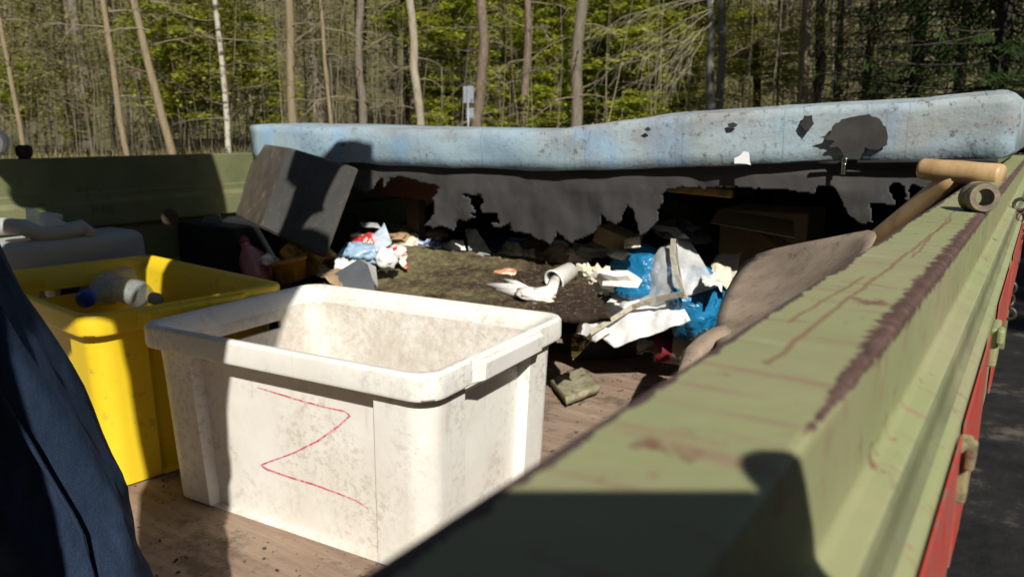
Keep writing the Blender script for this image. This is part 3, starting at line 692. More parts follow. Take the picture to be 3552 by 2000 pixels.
def on_mat(vx, vy, lift=.0):
    k_ = min(range(len(MG)), key=lambda t: (MGP[t][0] - vx) ** 2 + (MGP[t][1] - vy) ** 2)
    q_ = MG[k_] + nrm * (.013 + lift); return PP(vx, vy, q_, nrm) 

# scraps on the mat
REDP = Mat('red_printed_paper', .8, .2); REDP.col(REDP.ramp(REDP.noise(45, 4, .7), [(.42, (.72, .20, .10)), (.52, (.74, .45, .3)), (.6, (.80, .72, .58))])); REDP = REDP.m
sheet('paper_scrap', [on_mat(1222, 660), on_mat(1330, 678), on_mat(1300, 694), on_mat(1230, 700)], 14, 8, .004, 3, REDP, label='torn scrap of red and cream printed paper on the dark mat', cat='paper', curl=.012, ragged=.14)
def glove():
    b_ = MB()
    hc = on_mat(1345, 742, .012)
    ux = (q1 - q0).normalized(); vy_ = (q0 - q3).normalized()
    b_.blob(hc, (.055, .034, .014), 4, .3, 2.2, 3, Matrix((ux, vy_, nrm)).transposed())
    b_.tube([hc, on_mat(1280, 724, .012), on_mat(1228, 718, .008)], [.016, .013, .008], 10, wob=.3)
    b_.tube([hc, on_mat(1300, 716, .010), on_mat(1272, 706, .012)], [.014, .010, .007], 8, wob=.3)
    b_.tube([hc, on_mat(1385, 735, .016), on_mat(1400, 700, .022)], [.018, .016, .014], 8, wob=.3)
    b_.tube([hc, on_mat(1300, 738, .008), on_mat(1252, 732, .008)], [.015, .011, .008], 8, wob=.3)
    return b_
single('glove', glove(), WPAPER, 'crumpled whitish work glove lying on the dark mat', 'glove', on_mat(1330, 750))
# white cup
cu = thing('cup', on_mat(1408, 712), 'dented white drinking cup lying on the mat beside the glove', 'cup')
ca = P(1404, 700, 'y', on_mat(1404, 712).y - .01); cax = (V(.12, 1, .25)).normalized()
MB().lathe([(.026, 0), (.030, .0), (.031, .003), (.028, .006), (.023, .075), (.021, .075), (.0255, .004)], ca - cax * .02, cax, 22, True).build('wall', WPAPER, cu, True)
MB().lathe([(.001, .07), (.022, .07), (.022, .073), (.001, .073)], ca - cax * .02, cax, 20).build('bottom', GREYPL, cu, True)
for k, (vx, vy, sz_, sd_, lb_) in enumerate([(1478, 690, .034, 11, 'small crumpled beige paper ball next to the white cup'), (1515, 700, .042, 13, 'larger crumpled beige paper by the blue bag')]):
    pp = P(vx, vy, 'y', 1.83)
    single('crumpled_paper', MB().blob(pp, (sz_, sz_ * .8, sz_ * .75), sd_, .55, 2.0, 3, ridge=.9), BEIGEP, lb_, 'paper', pp - V(0, 0, sz_ * .7), smooth=False)

# cream spray can with printed label
can = thing('cream_can', P(1340, 645, 'y', 1.95), 'lying cream can with a blue cap, sun emblem and printed label', 'can')
ka, kb = P(1268, 622, 'y', 1.96), P(1420, 640, 'y', 1.95); kd = (kb - ka).normalized(); KL = (kb - ka).length
LBL = Mat('can_label', .4, .5); lx = LBL.xyz()
LBL.col((.62, .55, .50)); LBL = LBL.m
TANF = dirty('can_tan', (.42, .31, .2), (.5, .4, .3), 20, (.2, .07, .05), 20, .55, .35, .5)
MB().lathe([(.02, .018), (.030, .022), (.031, .03), (.031, KL * .62), (.0305, KL * .62)], ka, kd, 26).build('label', LBL, can, True)
MB().lathe([(.0312, KL * .62), (.0312, KL - .01), (.028, KL), (.01, KL)], ka, kd, 26).build('lower_band', TANF, can, True)
BLUECAP = dirty('blue_plastic', (.008, .05, .42), (.012, .07, .5), 6, None, rough=.35, spec=.5)
def can_uv(s_, ang, r_=.0318):                # s along the can, ang from facing the eye upwards
    mid_ = ka + kd * s_; f_ = (-mid_).normalized(); f_ = (f_ - kd * f_.dot(kd)).normalized(); u_ = kd.cross(f_)
    u_ = u_ if u_.z > 0 else -u_
    return mid_ + (f_ * math.cos(ang) + u_ * math.sin(ang)) * r_
def patch_can(name, s0_, s1_, a0, a1, mat, par=can, r_=.0318):
    return MB().grid(8, 8, lambda u, v: can_uv(s0_ + (s1_ - s0_) * u, a0 + (a1 - a0) * v, r_)).build(name, mat, par, True)
patch_can('blue_band', .022, KL * .55, .65, 1.7, BLUECAP)
TEAL = dirty('teal_print', (.05, .28, .33), (.06, .3, .35), 5); SUNY = dirty('yellow_print', (.75, .55, .12), (.78, .58, .15), 5); INK = dirty('dark_print', (.05, .04, .06), (.06, .05, .07), 5)
bm_ = MB(); cs, ca_ = .045, .05
for k in range(14):
    a0, a1 = 2 * math.pi * k / 14, 2 * math.pi * (k + .6) / 14
    bm_.add([can_uv(cs + .008 * math.cos(a0), ca_ + .26 * math.sin(a0), .0321), can_uv(cs + .019 * math.cos(a0), ca_ + .62 * math.sin(a0), .0321), can_uv(cs + .019 * math.cos(a1), ca_ + .62 * math.sin(a1), .0321), can_uv(cs + .008 * math.cos(a1), ca_ + .26 * math.sin(a1), .0321)], [(0, 1, 2, 3)])
bm_.build('emblem', TEAL, can)
bm_ = MB(); bm_.add([can_uv(cs + .007 * math.cos(a), ca_ + .23 * math.sin(a), .0321) for a in [2 * math.pi * k / 14 for k in range(14)]], [tuple(range(14))]); bm_.build('emblem', SUNY, can)
def can_text(txt, s0_, ang, size):
    cu_ = bpy.data.curves.new('t', 'FONT'); cu_.body = txt; cu_.size = size
    to = bpy.data.objects.new('t', cu_); C.objects.link(to); bpy.context.view_layer.update()
    me_ = bpy.data.meshes.new_from_object(to.evaluated_get(bpy.context.evaluated_depsgraph_get())); bpy.data.objects.remove(to)
    b_ = MB(); b_.add([can_uv(s0_ - v.co.y * 1.0, ang + v.co.x / .031, .0322) for v in me_.vertices], [tuple(p.vertices) for p in me_.polygons])
    b_.build('lettering', INK, can)
can_text('hlag', .102, -.75, .022); can_text('hme', .122, -.75, .022)
MB().lathe([(.004, 0), (.012, 0), (.014, .018), (.02, .02)], ka, kd, 16).build('nozzle', CREAM, can, True)

# clear torn cup behind the can, film pieces
sheet('plastic_scrap', [P(1168, 575, 'y', 1.93), P(1195, 573, 'y', 1.93), P(1240, 640, 'y', 1.88), P(1180, 632, 'y', 1.88)], 10, 12, .01, 5, CLEAR, label='clear plastic scrap standing up behind the mat', cat='plastic scrap')
sheet('plastic_scrap', [P(1205, 632, 'y', 1.86), P(1250, 645, 'y', 1.86), P(1232, 655, 'y', 1.83), P(1195, 640, 'y', 1.83)], 8, 6, .006, 8, CLEAR, label='flat clear plastic scrap on the back edge of the mat', cat='plastic scrap')
# blue-white film and grey carton left of the mat
sheet('plastic_bag', [P(935, 590, 'y', 1.66), P(968, 562, 'y', 1.70), P(985, 610, 'y', 1.66), P(950, 640, 'y', 1.6)], 12, 12, .016, 3, MILKY, label='upright pointed piece of milky blue film left of the mat', cat='plastic bag')
single('plastic_bag', MB().blob(P(905, 640, 'y', 1.6), (.07, .05, .038), 21, .35, 1.4, 4, ridge=.35), dirty('pale_blue_film', (.25, .4, .58), (.42, .55, .68), 9, None, rough=.3, spec=.5, bump=.6, bscale=30, bdist=.008), 'crumpled pale blue plastic bag left of the mat', 'plastic bag', P(905, 690, 'y', 1.6))
single('plastic_bag', MB().blob(P(972, 652, 'y', 1.58), (.034, .03, .03), 25, .4, 2, 3, ridge=.5), WPLASTIC, 'small shiny white crumpled plastic bag against the mat corner', 'plastic bag', P(972, 680, 'y', 1.58))
DKGREY = dirty('slate_card', (.085, .095, .105), (.12, .13, .14), 8, (.2, .19, .17), 30, .66, .7, .3)
ct = thing('carton', P(870, 730, 'y', 1.42), 'folded slate grey carton wedged behind the white crate', 'carton')
MB().add([P(790, 720, 'y', 1.38), P(905, 652, 'y', 1.48), P(925, 665, 'y', 1.46), P(945, 730, 'y', 1.36), P(840, 760, 'y', 1.32)], [(0, 1, 2, 3, 4)]).build('flap', DKGREY, ct, solid=.004)
MB().add([P(905, 652, 'y', 1.48), P(945, 672, 'y', 1.5), P(950, 720, 'y', 1.44), P(925, 690, 'y', 1.45)], [(0, 1, 2, 3)]).build('flap', GREYPL, ct, solid=.004)

# speaker-like cabinet, tilted
CABV = dirty('black_veneer', (.06, .05, .042), (.10, .085, .066), 20, (.20, .15, .09), 24, .55, .55, .35, .3, 60)
CABF = dirty('cabinet_front', (.06, .061, .058), (.085, .085, .08), 8, (.17, .145, .115), 34, .58, .6, .3)
YC = 1.56
t_ = P(727, 370, 'y', YC + .03); l_ = P(568, 520, 'y', YC + .22); f1 = P(652, 572, 'y', YC - .07); r2 = P(890, 480, 'y', YC - .0); b2 = P(735, 612, 'y', YC - .12)
e_up = t_ - f1; e_r = b2 - f1; e_r = e_r * ((P(905, 520, 'y', YC).x - t_.x) / max(e_r.x, .05) if False else 1.9)
e_b = l_ - f1
cab = thing('cabinet', (f1.x, f1.y + .1, BED), 'black tilted wooden loudspeaker cabinet with worn edges, against the mattress', 'cabinet')
def hexparts(o0, a, b_, c_): return [o0, o0 + a, o0 + a + b_, o0 + b_], [o0 + c_, o0 + a + c_, o0 + a + b_ + c_, o0 + b_ + c_]
e_b = P(566, 527, 'y', 1.70) - f1
A_, B_ = hexparts(f1, e_r, e_up, e_b)
bx_ = MB().hexa(A_, B_).build('case', CABV, cab, bevel=.006)
nf = e_r.cross(e_up).normalized(); nf = nf if nf.y < 0 else -nf
i_ = .03
MB().hexa([f1 + e_r * i_ + e_up * i_ + nf * .003, f1 + e_r * (1 - i_) + e_up * i_ + nf * .003, f1 + e_r * (1 - i_) + e_up * (1 - i_) + nf * .003, f1 + e_r * i_ + e_up * (1 - i_) + nf * .003],
          [f1 + e_r * i_ + e_up * i_ - nf * .004, f1 + e_r * (1 - i_) + e_up * i_ - nf * .004, f1 + e_r * (1 - i_) + e_up * (1 - i_) - nf * .004, f1 + e_r * i_ + e_up * (1 - i_) - nf * .004]).build('front_panel', CABF, cab)
# what the cabinet leans on
single('rubbish_sack', MB().blob((-1.86, 1.72, -.53), (.24, .26, .16), 31, .25, 1.8, 4, ridge=.25), BAGBLK, 'black rubbish sack under the tilted cabinet', 'sack', (-1.86, 1.72, BED), group='black sacks in the trailer')

# grey plate standing left of the cabinet
gp = [P(487, 665, 'y', 1.42), P(500, 590, 'y', 1.44), P(515, 545, 'y', 1.46), P(528, 538, 'y', 1.46), P(552, 540, 'y', 1.46), P(560, 560, 'y', 1.45), P(585, 672, 'y', 1.42), P(600, 760, 'y', 1.38), P(470, 760, 'y', 1.38)]
single('plate', MB().poly(gp), dirty('grey_sheet', (.11, .11, .10), (.15, .145, .135), 9, (.08, .07, .06), 30, .6, .7, .3), 'upright grey sheet with rounded top standing behind the yellow crate', 'plate', V(gp[-1].x, gp[-1].y, BED), smooth=False, solid=.006)
# dark chest with round knob behind
ch = thing('chest', (-2.08, 1.7, BED), 'dark old chest with a round knob beside the left side board', 'chest')
MB().box((-2.07, 1.66, -.475), (.28, .5, .40)).build('case', dirty('dark_chest', (.012, .013, .015), (.02, .021, .023), 9, None, rough=.7, spec=.25), ch, bevel=.006)
kp = P(418, 545, 'x', -1.925)
MB().lathe([(.012, 0), (.012, .012), (.022, .016), (.024, .024), (.016, .03)], V(-1.93, kp.y, kp.z), (1, 0, 0), 16).build('knob', DARKWOOD, ch, True)

# pink sauce bottle and amber foam
PINK = dirty('pink_plastic', (.30, .09, .085), (.42, .18, .16), 14, (.6, .5, .46), 20, .62, .3, .6, .4, 30, .006)
pb_ = P(640, 655, 'y', 1.43)
bt = thing('bottle', (pb_.x, pb_.y, P(640, 695, 'y', 1.43).z), 'dented dull red squeeze bottle behind the yellow crate', 'bottle')
pa, pe = P(613, 605, 'y', 1.44), P(655, 700, 'y', 1.42); pdn = (pe - pa).normalized(); PL_ = (pe - pa).length
MB().lathe([(.012, 0), (.014, .004), (.014, .022), (.018, .03), (.036, .06), (.04, .075), (.04, PL_), (.03, PL_ + .02)], pa, pdn, 18).build('body', PINK, bt, True)
MB().lathe([(.009, -.012), (.013, -.01), (.0155, .0), (.0155, .014)], pa, pdn, 14).build('cap', dirty('dark_red', (.2, .03, .03), (.25, .04, .04), 9, None, rough=.35), bt, True)
single('paper_scrap', MB().blob(P(675, 655, 'y', 1.41), (.03, .02, .016), 41, .5, 2, 3, ridge=.7), WPAPER, 'crumpled white paper between red bottle and amber foam', 'paper', P(675, 680, 'y', 1.41))
AMBER = dirty('amber_plastic', (.33, .13, .012), (.5, .24, .03), 12, (.1, .06, .03), 16, .52, .35, .5, .3, 40)
FOAMY = dirty('mouldy_foam', (.40, .24, .05), (.22, .17, .06), 7, (.045, .045, .025), 14, .48, .9, .1, .5, 50, .006)
fo = thing('foam_block', P(770, 690, 'y', 1.45), 'mouldy mustard yellow foam block behind the white crate', 'foam')
MB().blob(P(775, 640, 'y', 1.5), (.085, .06, .055), 51, .22, 1.5, 4, ridge=.25).build('block', FOAMY, fo, True)
single('pot', MB().lathe([(.001, 0), (.036, .0), (.048, .05), (.052, .052), (.052, .06), (.046, .06), (.034, .004), (.001, .006)], P(738, 706, 'y', 1.40), V(-.2, -.1, 1), 24), AMBER, 'amber brown plastic flower pot in front of the foam', 'pot', P(738, 706, 'y', 1.40))

# blue bag, white sheet with clear window
single('rubbish_sack', MB().blob(P(1618, 700, 'y', 1.940), (.115, .08, .08), 61, .2, 1.3, 4, ridge=.22), BLUEBAG, 'shiny blue rubbish bag partly in shade behind the white plastic sheet', 'sack', P(1620, 800, 'y', 1.940), group='blue rubbish bags')
single('rubbish_sack', MB().blob(P(1745, 760, 'y', 1.900), (.078, .07, .092), 64, .2, 1.3, 4, ridge=.25), BLUEBAG, 'shiny blue rubbish bag in the sun beside the shovel blade', 'sack', P(1745, 860, 'y', 1.900), group='blue rubbish bags')
ws = thing('plastic_sheet', P(1560, 880, 'y', 1.850), 'folded white plastic cover with a clear window and stitched hem', 'plastic sheet')
sheet('white_panel', [P(1444, 796, 'y', 1.86), P(1548, 876, 'y', 1.80), P(1738, 806, 'y', 1.80), P(1672, 690, 'y', 1.92)], 30, 20, .013, 4, WPLASTIC, ws, sc=13)
sheet('white_panel', [P(1446, 838, 'y', 1.83), P(1500, 862, 'y', 1.80), P(1540, 830, 'y', 1.80), P(1470, 800, 'y', 1.85)], 12, 8, .012, 6, WPLASTIC, ws, sc=13)
sheet('clear_window', [P(1560, 772, 'y', 1.87), P(1724, 748, 'y', 1.82), P(1700, 600, 'y', 1.88), P(1664, 622, 'y', 1.90)], 18, 18, .010, 7, CLEAR, ws, sc=13)
sheet('clear_window', [P(1722, 748, 'y', 1.82), P(1806, 722, 'y', 1.84), P(1738, 608, 'y', 1.92), P(1698, 600, 'y', 1.88)], 16, 16, .010, 9, CLEAR, ws, sc=13)
HEM = dirty('dirty_hem', (.52, .48, .38), (.6, .57, .48), 30, (.25, .22, .12), 60, .5, .8, .2)
hp = [P(1486, 836, 'y', 1.79), P(1540, 803, 'y', 1.81), P(1590, 772, 'y', 1.83), P(1650, 752, 'y', 1.82), P(1722, 738, 'y', 1.79)]
def ribbon(pts, w, wv):
    b_ = MB(); vs_ = []
    for p in pts: vs_ += [p + wv * w, p - wv * w]
    return b_.add(vs_, [(2 * i, 2 * i + 1, 2 * i + 3, 2 * i + 2) for i in range(len(pts) - 1)])
ribbon(hp, .008, V(0, -.3, 1).normalized()).build('hem', HEM, ws, solid=.002)
ribbon([P(1694, 600, 'y', 1.86), P(1692, 640, 'y', 1.85), P(1702, 690, 'y', 1.82), P(1725, 750, 'y', 1.80)], .008, V(1, -.4, 0).normalized()).build('hem', HEM, ws, solid=.002)
sheet('paper_scrap', [P(1470, 800, 'y', 1.835), P(1492, 806, 'y', 1.830), P(1612, 702, 'y', 1.920), P(1600, 700, 'y', 1.930)], 14, 5, .005, 11, WPAPER, label='long strip of crumpled white paper with a red stain lying on the white sheet', cat='paper')
single('paper_scrap', MB().blob(P(1484, 778, 'y', 1.870), (.014, .012, .02), 71, .4, 2, 3, ridge=.6), dirty('stained_paper', (.62, .25, .2), (.75, .6, .52), 40, None, rough=.8), 'small crumpled paper with a red stain at the end of the white sheet', 'paper', P(1484, 800, 'y', 1.870))
single('jar_lid', MB().blob(P(1505, 745, 'y', 1.880), (.03, .03, .018), 74, .25, 2, 3, ridge=.4), BLACKRUB, 'small black screw lid behind the white sheet', 'jar lid', P(1505, 765, 'y', 1.880))
# black trim strip and gold film on the floor
bs_ = thing('trim_strip', (-1.05, 2.05, BED), 'curved black plastic trim strip lying on the trailer floor', 'trim strip')
tp_ = [(1450, 905, 2.0), (1500, 905, 2.02), (1550, 903, 2.05), (1590, 895, 2.09), (1620, 878, 2.16), (1638, 866, 2.22)]
b = MB(); vs = []
for i, (x, y, Y) in enumerate(tp_):
    lo = P(x, y, 'z', BED + .004); hgt = [.07, .072, .07, .066, .05, .03][i]
    vs += [lo, lo + V(.005, .012, hgt), lo + V(.01, .03, hgt + .004), lo + V(.01, .02, 0)]
b.add(vs, [(i * 4 + k, i * 4 + (k + 1) % 4, (i + 1) * 4 + (k + 1) % 4, (i + 1) * 4 + k) for i in range(5) for k in range(4)] + [(0, 1, 2, 3), (23, 22, 21, 20)])
b.build('strip', dirty('matt_black', (.03, .03, .034), (.045, .045, .05), 9, None, rough=.6, spec=.4), bs_, True, bevel=.003)
MB().box(P(1530, 862, 'y', 2.02), (.006, .006, .02)).build('clip', BLACKRUB, bs_)
GOLD = Mat('gold_film', .18, .5, .85); GOLD.col(GOLD.ramp(GOLD.noise(30, 3), [(.3, (.16, .11, .03)), (.7, (.55, .42, .16))])); GOLD.bump(GOLD.vor(45), 1.0, .02); GOLD = GOLD.m
sheet('foil_wrapper', [P(1440, 838, 'y', 1.62), P(1493, 848, 'y', 1.66), P(1462, 885, 'y', 1.6), P(1440, 908, 'y', 1.58)], 14, 14, .014, 3, GOLD, label='crinkled gold foil wrapper beside the white crate', cat='wrapper', sc=22)
# spray tin under the sheet
tin = thing('tin', P(1690, 895, 'z', BED), 'beige printed tin with dark red end under the white sheet', 'tin')
ta = P(1650, 872, 'y', 1.95); tdn = V(1, .25, .02).normalized()
MB().lathe([(.02, .0), (.042, .0), (.043, .012), (.043, .05)], ta, tdn, 22).build('end', dirty('maroon', (.12, .015, .02), (.16, .02, .03), 8, None, rough=.4), tin, True)
MB().lathe([(.0428, .05), (.0428, .16), (.04, .165), (.02, .165)], ta, tdn, 22).build('label', dirty('beige_label', (.36, .31, .23), (.42, .37, .28), 40, (.05, .03, .02), 60, .62, .5, .4), tin, True)
# mossy board piece on the floor
LICH = dirty('lichen_board', (.20, .19, .11), (.33, .31, .21), 20, (.07, .06, .03), 30, .55, .95, .1, .8, 70, .008)
a0, a1, a2 = P(1425, 1010, 'z', BED + .02), P(1508, 978, 'z', BED + .02), P(1500, 930, 'z', BED + .02)
bo = thing('board', (a0.x, a0.y, BED), 'small lichen-covered board lying by the white crate', 'board')
e1_ = a1 - a0; e2_ = V(-.12, .12, 0)
MB().grid(18, 12, lambda u, v: a0 + e1_ * (u + (.05 * fbm((v * 6, 1, 0), 1) if u == 1 else 0)) + e2_ * (v + (.1 * fbm((u * 6, 3, 0), 1) if v == 1 else 0)) + V(0, 0, .003 * fbm((u * 9, v * 9, 0), 1))).build('plank', LICH, bo, True, solid=.018)
# things glimpsed under the mattress
bxx = thing('cardboard_box', P(1890, 640, 'y', 2.2), 'crushed open cardboard box in the dark under the mattress', 'box')
o_ = P(1815, 640, 'y', 2.15)
MB().box(o_ + V(.11, .1, .02), (.24, .2, .22)).build('case', CARD, bxx, bevel=.004)
MB().add([o_ + V(-.012, -.012, .13), o_ + V(.2, -.03, .11), o_ + V(.23, -.13, .08), o_ + V(.0, -.1, .1)], [(0, 1, 2, 3)]).build('flap', CARD, bxx, solid=.004)
MB().add([o_ + V(.08, -.012, .09), o_ + V(.225, -.005, .03), o_ + V(.27, -.05, -.03), o_ + V(.1, -.04, -.02)], [(0, 1, 2, 3)]).build('flap', CARD, bxx, solid=.004)
single('rubbish_sack', MB().blob((-.55, 2.4, -.55), (.2, .18, .13), 91, .25, 1.8, 4, ridge=.25), BAGBLK, 'black rubbish sack under the cardboard box', 'sack', V(-.55, 2.4, BED), group='black sacks in the trailer')
ob = P(1555, 600, 'y', 1.98)
single('carton', MB().box(ob, (.11, .09, .05), Matrix.Rotation(.3, 3, 'Y')), CARD, 'small brown carton behind the blue bag', 'carton', ob - V(0, 0, .03), smooth=False, bevel=.004)
pl = thing('plank', P(1030, 480, 'y', 1.9), 'reddish brown wooden plank seen through the torn cloth', 'plank')
MB().box(P(1030, 468, 'y', 1.92), (.26, .02, .075), Matrix.Rotation(.06, 3, 'Y')).build('board', dirty('red_wood', (.15, .06, .03), (.2, .085, .04), 9, (.06, .03, .02), 20, .55), pl, bevel=.002)
MB().box(P(1030, 468, 'y', 1.92) + V(0, .03, -.18), (.05, .04, .32)).build('leg', DARKWOOD, pl, bevel=.002)
yl = P(1740, 478, 'y', YM + .05)
single('slat', MB().box(yl, (.2, .015, .018), Matrix.Rotation(.05, 3, 'Y')), dirty('ochre_wood', (.33, .2, .05), (.4, .26, .07), 12, (.2, .1, .03), 20, .5), 'short ochre wooden slat showing at the torn edge of the mattress', 'slat', yl, smooth=False, bevel=.002)
wv_ = P(1830, 660, 'y', 1.62)
sheet('newspaper', [P(1790, 690, 'y', 1.95), P(1850, 700, 'y', 1.9), P(1862, 628, 'y', 2.0), P(1800, 640, 'y', 2.04)], 14, 14, .014, 13, BEIGEP, label='crumpled yellowed newspaper behind the shovel blade', cat='newspaper')
sheet('paper_scrap', [P(1570, 602, 'y', 1.9), P(1612, 596, 'y', 1.9), P(1612, 622, 'y', 1.88), P(1572, 626, 'y', 1.88)], 8, 8, .008, 14, BEIGEP, label='pale paper bag corner above the blue bag', cat='paper')
sheet('plastic_scrap', [P(905, 560, 'y', 1.8), P(950, 562, 'y', 1.8), P(960, 575, 'y', 1.78), P(912, 572, 'y', 1.78)], 8, 6, .008, 15, CLEAR, label='clear film glinting in the shade beside the cabinet', cat='plastic scrap')
sheet('paper_scrap', [P(1655, 885, 'z', BED + .006), P(1730, 895, 'z', BED + .006), P(1735, 875, 'z', BED + .03), P(1665, 868, 'z', BED + .03)], 12, 8, .01, 16, BEIGEP, label='dirty crumpled paper on the floor beside the shovel socket', cat='paper', ragged=.1)
# dark loose scraps through the heap: small crumpled bits
rr = random.Random(12)
cols_ = [BAGBLK, DKGREY, CARD, BEIGEP, WPAPER, GREYPL, DARKWOOD]
spots = [(1060, 600), (1110, 612), (1010, 598), (1290, 640), (1450, 640), (1490, 630), (1350, 612), (870, 620), (845, 660), (1000, 612), (1125, 622), (1400, 630), (1560, 640), (1660, 630), (1700, 580), (1760, 600), (1100, 590), (1460, 735), (1550, 700)]
names_ = ['crumpled black film', 'crumpled slate card', 'torn cardboard scrap', 'crumpled beige paper', 'crumpled white paper', 'bent grey plastic piece', 'splintered dark wood piece']
for k, (x, y) in enumerate(spots):
    Y = rr.uniform(1.9, 2.1) if y < 650 else 1.75
    pp = P(x, y, 'y', Y); i = k % 7; s_ = rr.uniform(.025, .05)
    single('litter', MB().blob(pp, (s_ * 1.3, s_, s_ * .6), 100 + k, .5, 2.2, 2, ridge=.8), cols_[i], names_[i] + ' in the heap under the torn cloth', 'litter', pp - V(0, 0, s_ * .5), smooth=False, group='small litter: ' + names_[i])
single('rubbish_sack', MB().blob((-1.38, 2.42, -.52), (.42, .2, .17), 95, .25, 1.8, 4, ridge=.25), BAGBLK, 'long black rubbish sack behind the mossy mat', 'sack', (-1.38, 2.42, BED), group='black sacks in the trailer')
BLUEPR = Mat('blue_print', .6, .3); BLUEPR.col(BLUEPR.ramp(BLUEPR.noise(40, 3), [(.45, (.05, .14, .42)), (.52, (.7, .7, .68))])); BLUEPR = BLUEPR.m
REDPR = Mat('red_print', .6, .3); REDPR.col(REDPR.ramp(REDPR.noise(30, 3), [(.47, (.5, .04, .04)), (.53, (.72, .68, .6))])); REDPR = REDPR.m
GRNPR = Mat('green_print', .6, .3); GRNPR.col(GRNPR.ramp(GRNPR.noise(34, 3), [(.47, (.08, .25, .07)), (.53, (.7, .68, .55))])); GRNPR = GRNPR.m
packs = [(1030, 606, 1.9, BEIGEP, 'beige paper bag'), (1075, 616, 1.88, BLUEPR, 'blue and white printed wrapper'), (1140, 628, 1.88, WPAPER, 'white paper napkin'), (985, 640, 1.7, REDPR, 'red and cream printed wrapper'), (870, 665, 1.5, WPLASTIC, 'white plastic wrapper'),
         (1440, 700, 1.86, BEIGEP, 'beige paper'), (1455, 722, 1.84, WPAPER, 'white paper'), (1500, 722, 1.8, GREYPL, 'grey plastic tray piece'), (1545, 690, 1.9, GRNPR, 'green and cream printed carton'), (1470, 748, 1.76, BLUEPR, 'blue and white printed carton'), (1430, 752, 1.72, CARD, 'brown cardboard'), (1575, 655, 1.95, WPLASTIC, 'white film'),
         (1660, 640, 2.0, BEIGEP, 'yellowed paper'), (1790, 705, 1.85, WPAPER, 'white newspaper'), (1815, 690, 1.9, BEIGEP, 'yellowed newspaper'), (1770, 850, 1.75, WPAPER, 'pale dirty paper'), (1640, 872, 2.05, CREAM, 'cream plastic lid piece'), (1010, 585, 2.0, GREYPL, 'grey plastic piece'), (830, 690, 1.42, CARD, 'brown cardboard'), (920, 612, 1.75, REDPR, 'red printed packet')]
for k, (x, y, Y, mt_, nm_) in enumerate(packs):
    w_ = rr.uniform(22, 40); h_ = rr.uniform(12, 24); dy = rr.uniform(.02, .07); sk_ = rr.uniform(-10, 10)
    sheet('packaging', [P(x - w_, y + h_ + sk_, 'y', Y - dy), P(x + w_, y + h_ - sk_, 'y', Y - dy), P(x + w_ * .9, y - h_ - sk_, 'y', Y + dy), P(x - w_ * .9, y - h_ + sk_, 'y', Y + dy)], 12, 10, .016, 200 + k, mt_, label='crumpled %s wedged in the rubbish heap' % nm_, cat='packaging', sc=17, ragged=.12, group='crumpled packaging: ' + nm_)
# fine debris on the floor
b = MB()
for k in range(500):
    x, y = rr.uniform(-1.5, -.12), rr.uniform(.4, 2.2)
    if -1.32 < x < -.68 and .75 < y < 1.26: continue
    L_ = rr.uniform(.002, .009) * (3 if rr.random() < .08 else 1); a = rr.uniform(0, 6.3)
    b.box((x, y, BED + .0015 + L_ * .1), (L_, rr.uniform(.001, .004), rr.uniform(.001, .003)), Matrix.Rotation(a, 3, 'Z') @ Matrix.Rotation(rr.uniform(-.3, .3), 3, 'Y'))
db = b.build('debris', dirty('debris_mat', (.03, .022, .015), (.16, .12, .08), 40, None, rough=.9), base=(0, 0, BED)); tagit(db, 'crumbs of soil and straw scattered on the trailer floor', 'debris', kind='stuff')

# bottles inside the yellow crate
GLASS = film('pet_bottle', (.45, .5, .5), .45, .15)
def bottle(ca, cb, r, capm, mat, label, cr_=.0145):
    d_ = (cb - ca).normalized(); L_ = (cb - ca).length
    t2 = thing('bottle', (cb.x, cb.y, cb.z - r), label, 'bottle', 'bottles in the yellow crate')
    MB().lathe([(.011, .012), (.012, .03), (r * .8, .075), (r, .1), (r, L_ * .5), (r * .94, L_ * .55), (r, L_ * .6), (r, L_ - .01), (r * .8, L_)], ca, d_, 18).build('body', mat, t2, True)
    MB().lathe([(.011, -.006), (cr_, -.003), (cr_ * 1.02, .018), (cr_ * .9, .020)], ca, d_, 18).build('cap', capm, t2, True)
def inY(vx, vy, z): return P(vx, vy, 'z', z)
zb_ = -.392
bottle(inY(213, 752, zb_), inY(213, 752, zb_) + V(-.16, .24, .01), .042, BLUECAP, GLASS, 'clear plastic bottle with a blue screw cap in the yellow crate', .021)
bottle(inY(395, 752, zb_ + .005), inY(395, 752, zb_) + V(-.25, .02, .0), .034, GREYPL, GLASS, 'clear plastic bottle with a grey cap lying across the yellow crate')
bottle(inY(130, 735, zb_), inY(130, 735, zb_) + V(-.2, .2, -.02), .036, PAPERW, dirty('violet_label', (.06, .05, .12), (.09, .07, .16), 8, (.5, .5, .5), 20, .6, .4), 'dark violet bottle with a white cap in the yellow crate')
single('carton', MB().box(ybase + V(0, 0, .12), (.44, .24, .2)), CARD, 'brown carton filling the bottom of the yellow crate', 'carton', ybase + V(0, 0, .02), smooth=False, bevel=.004)

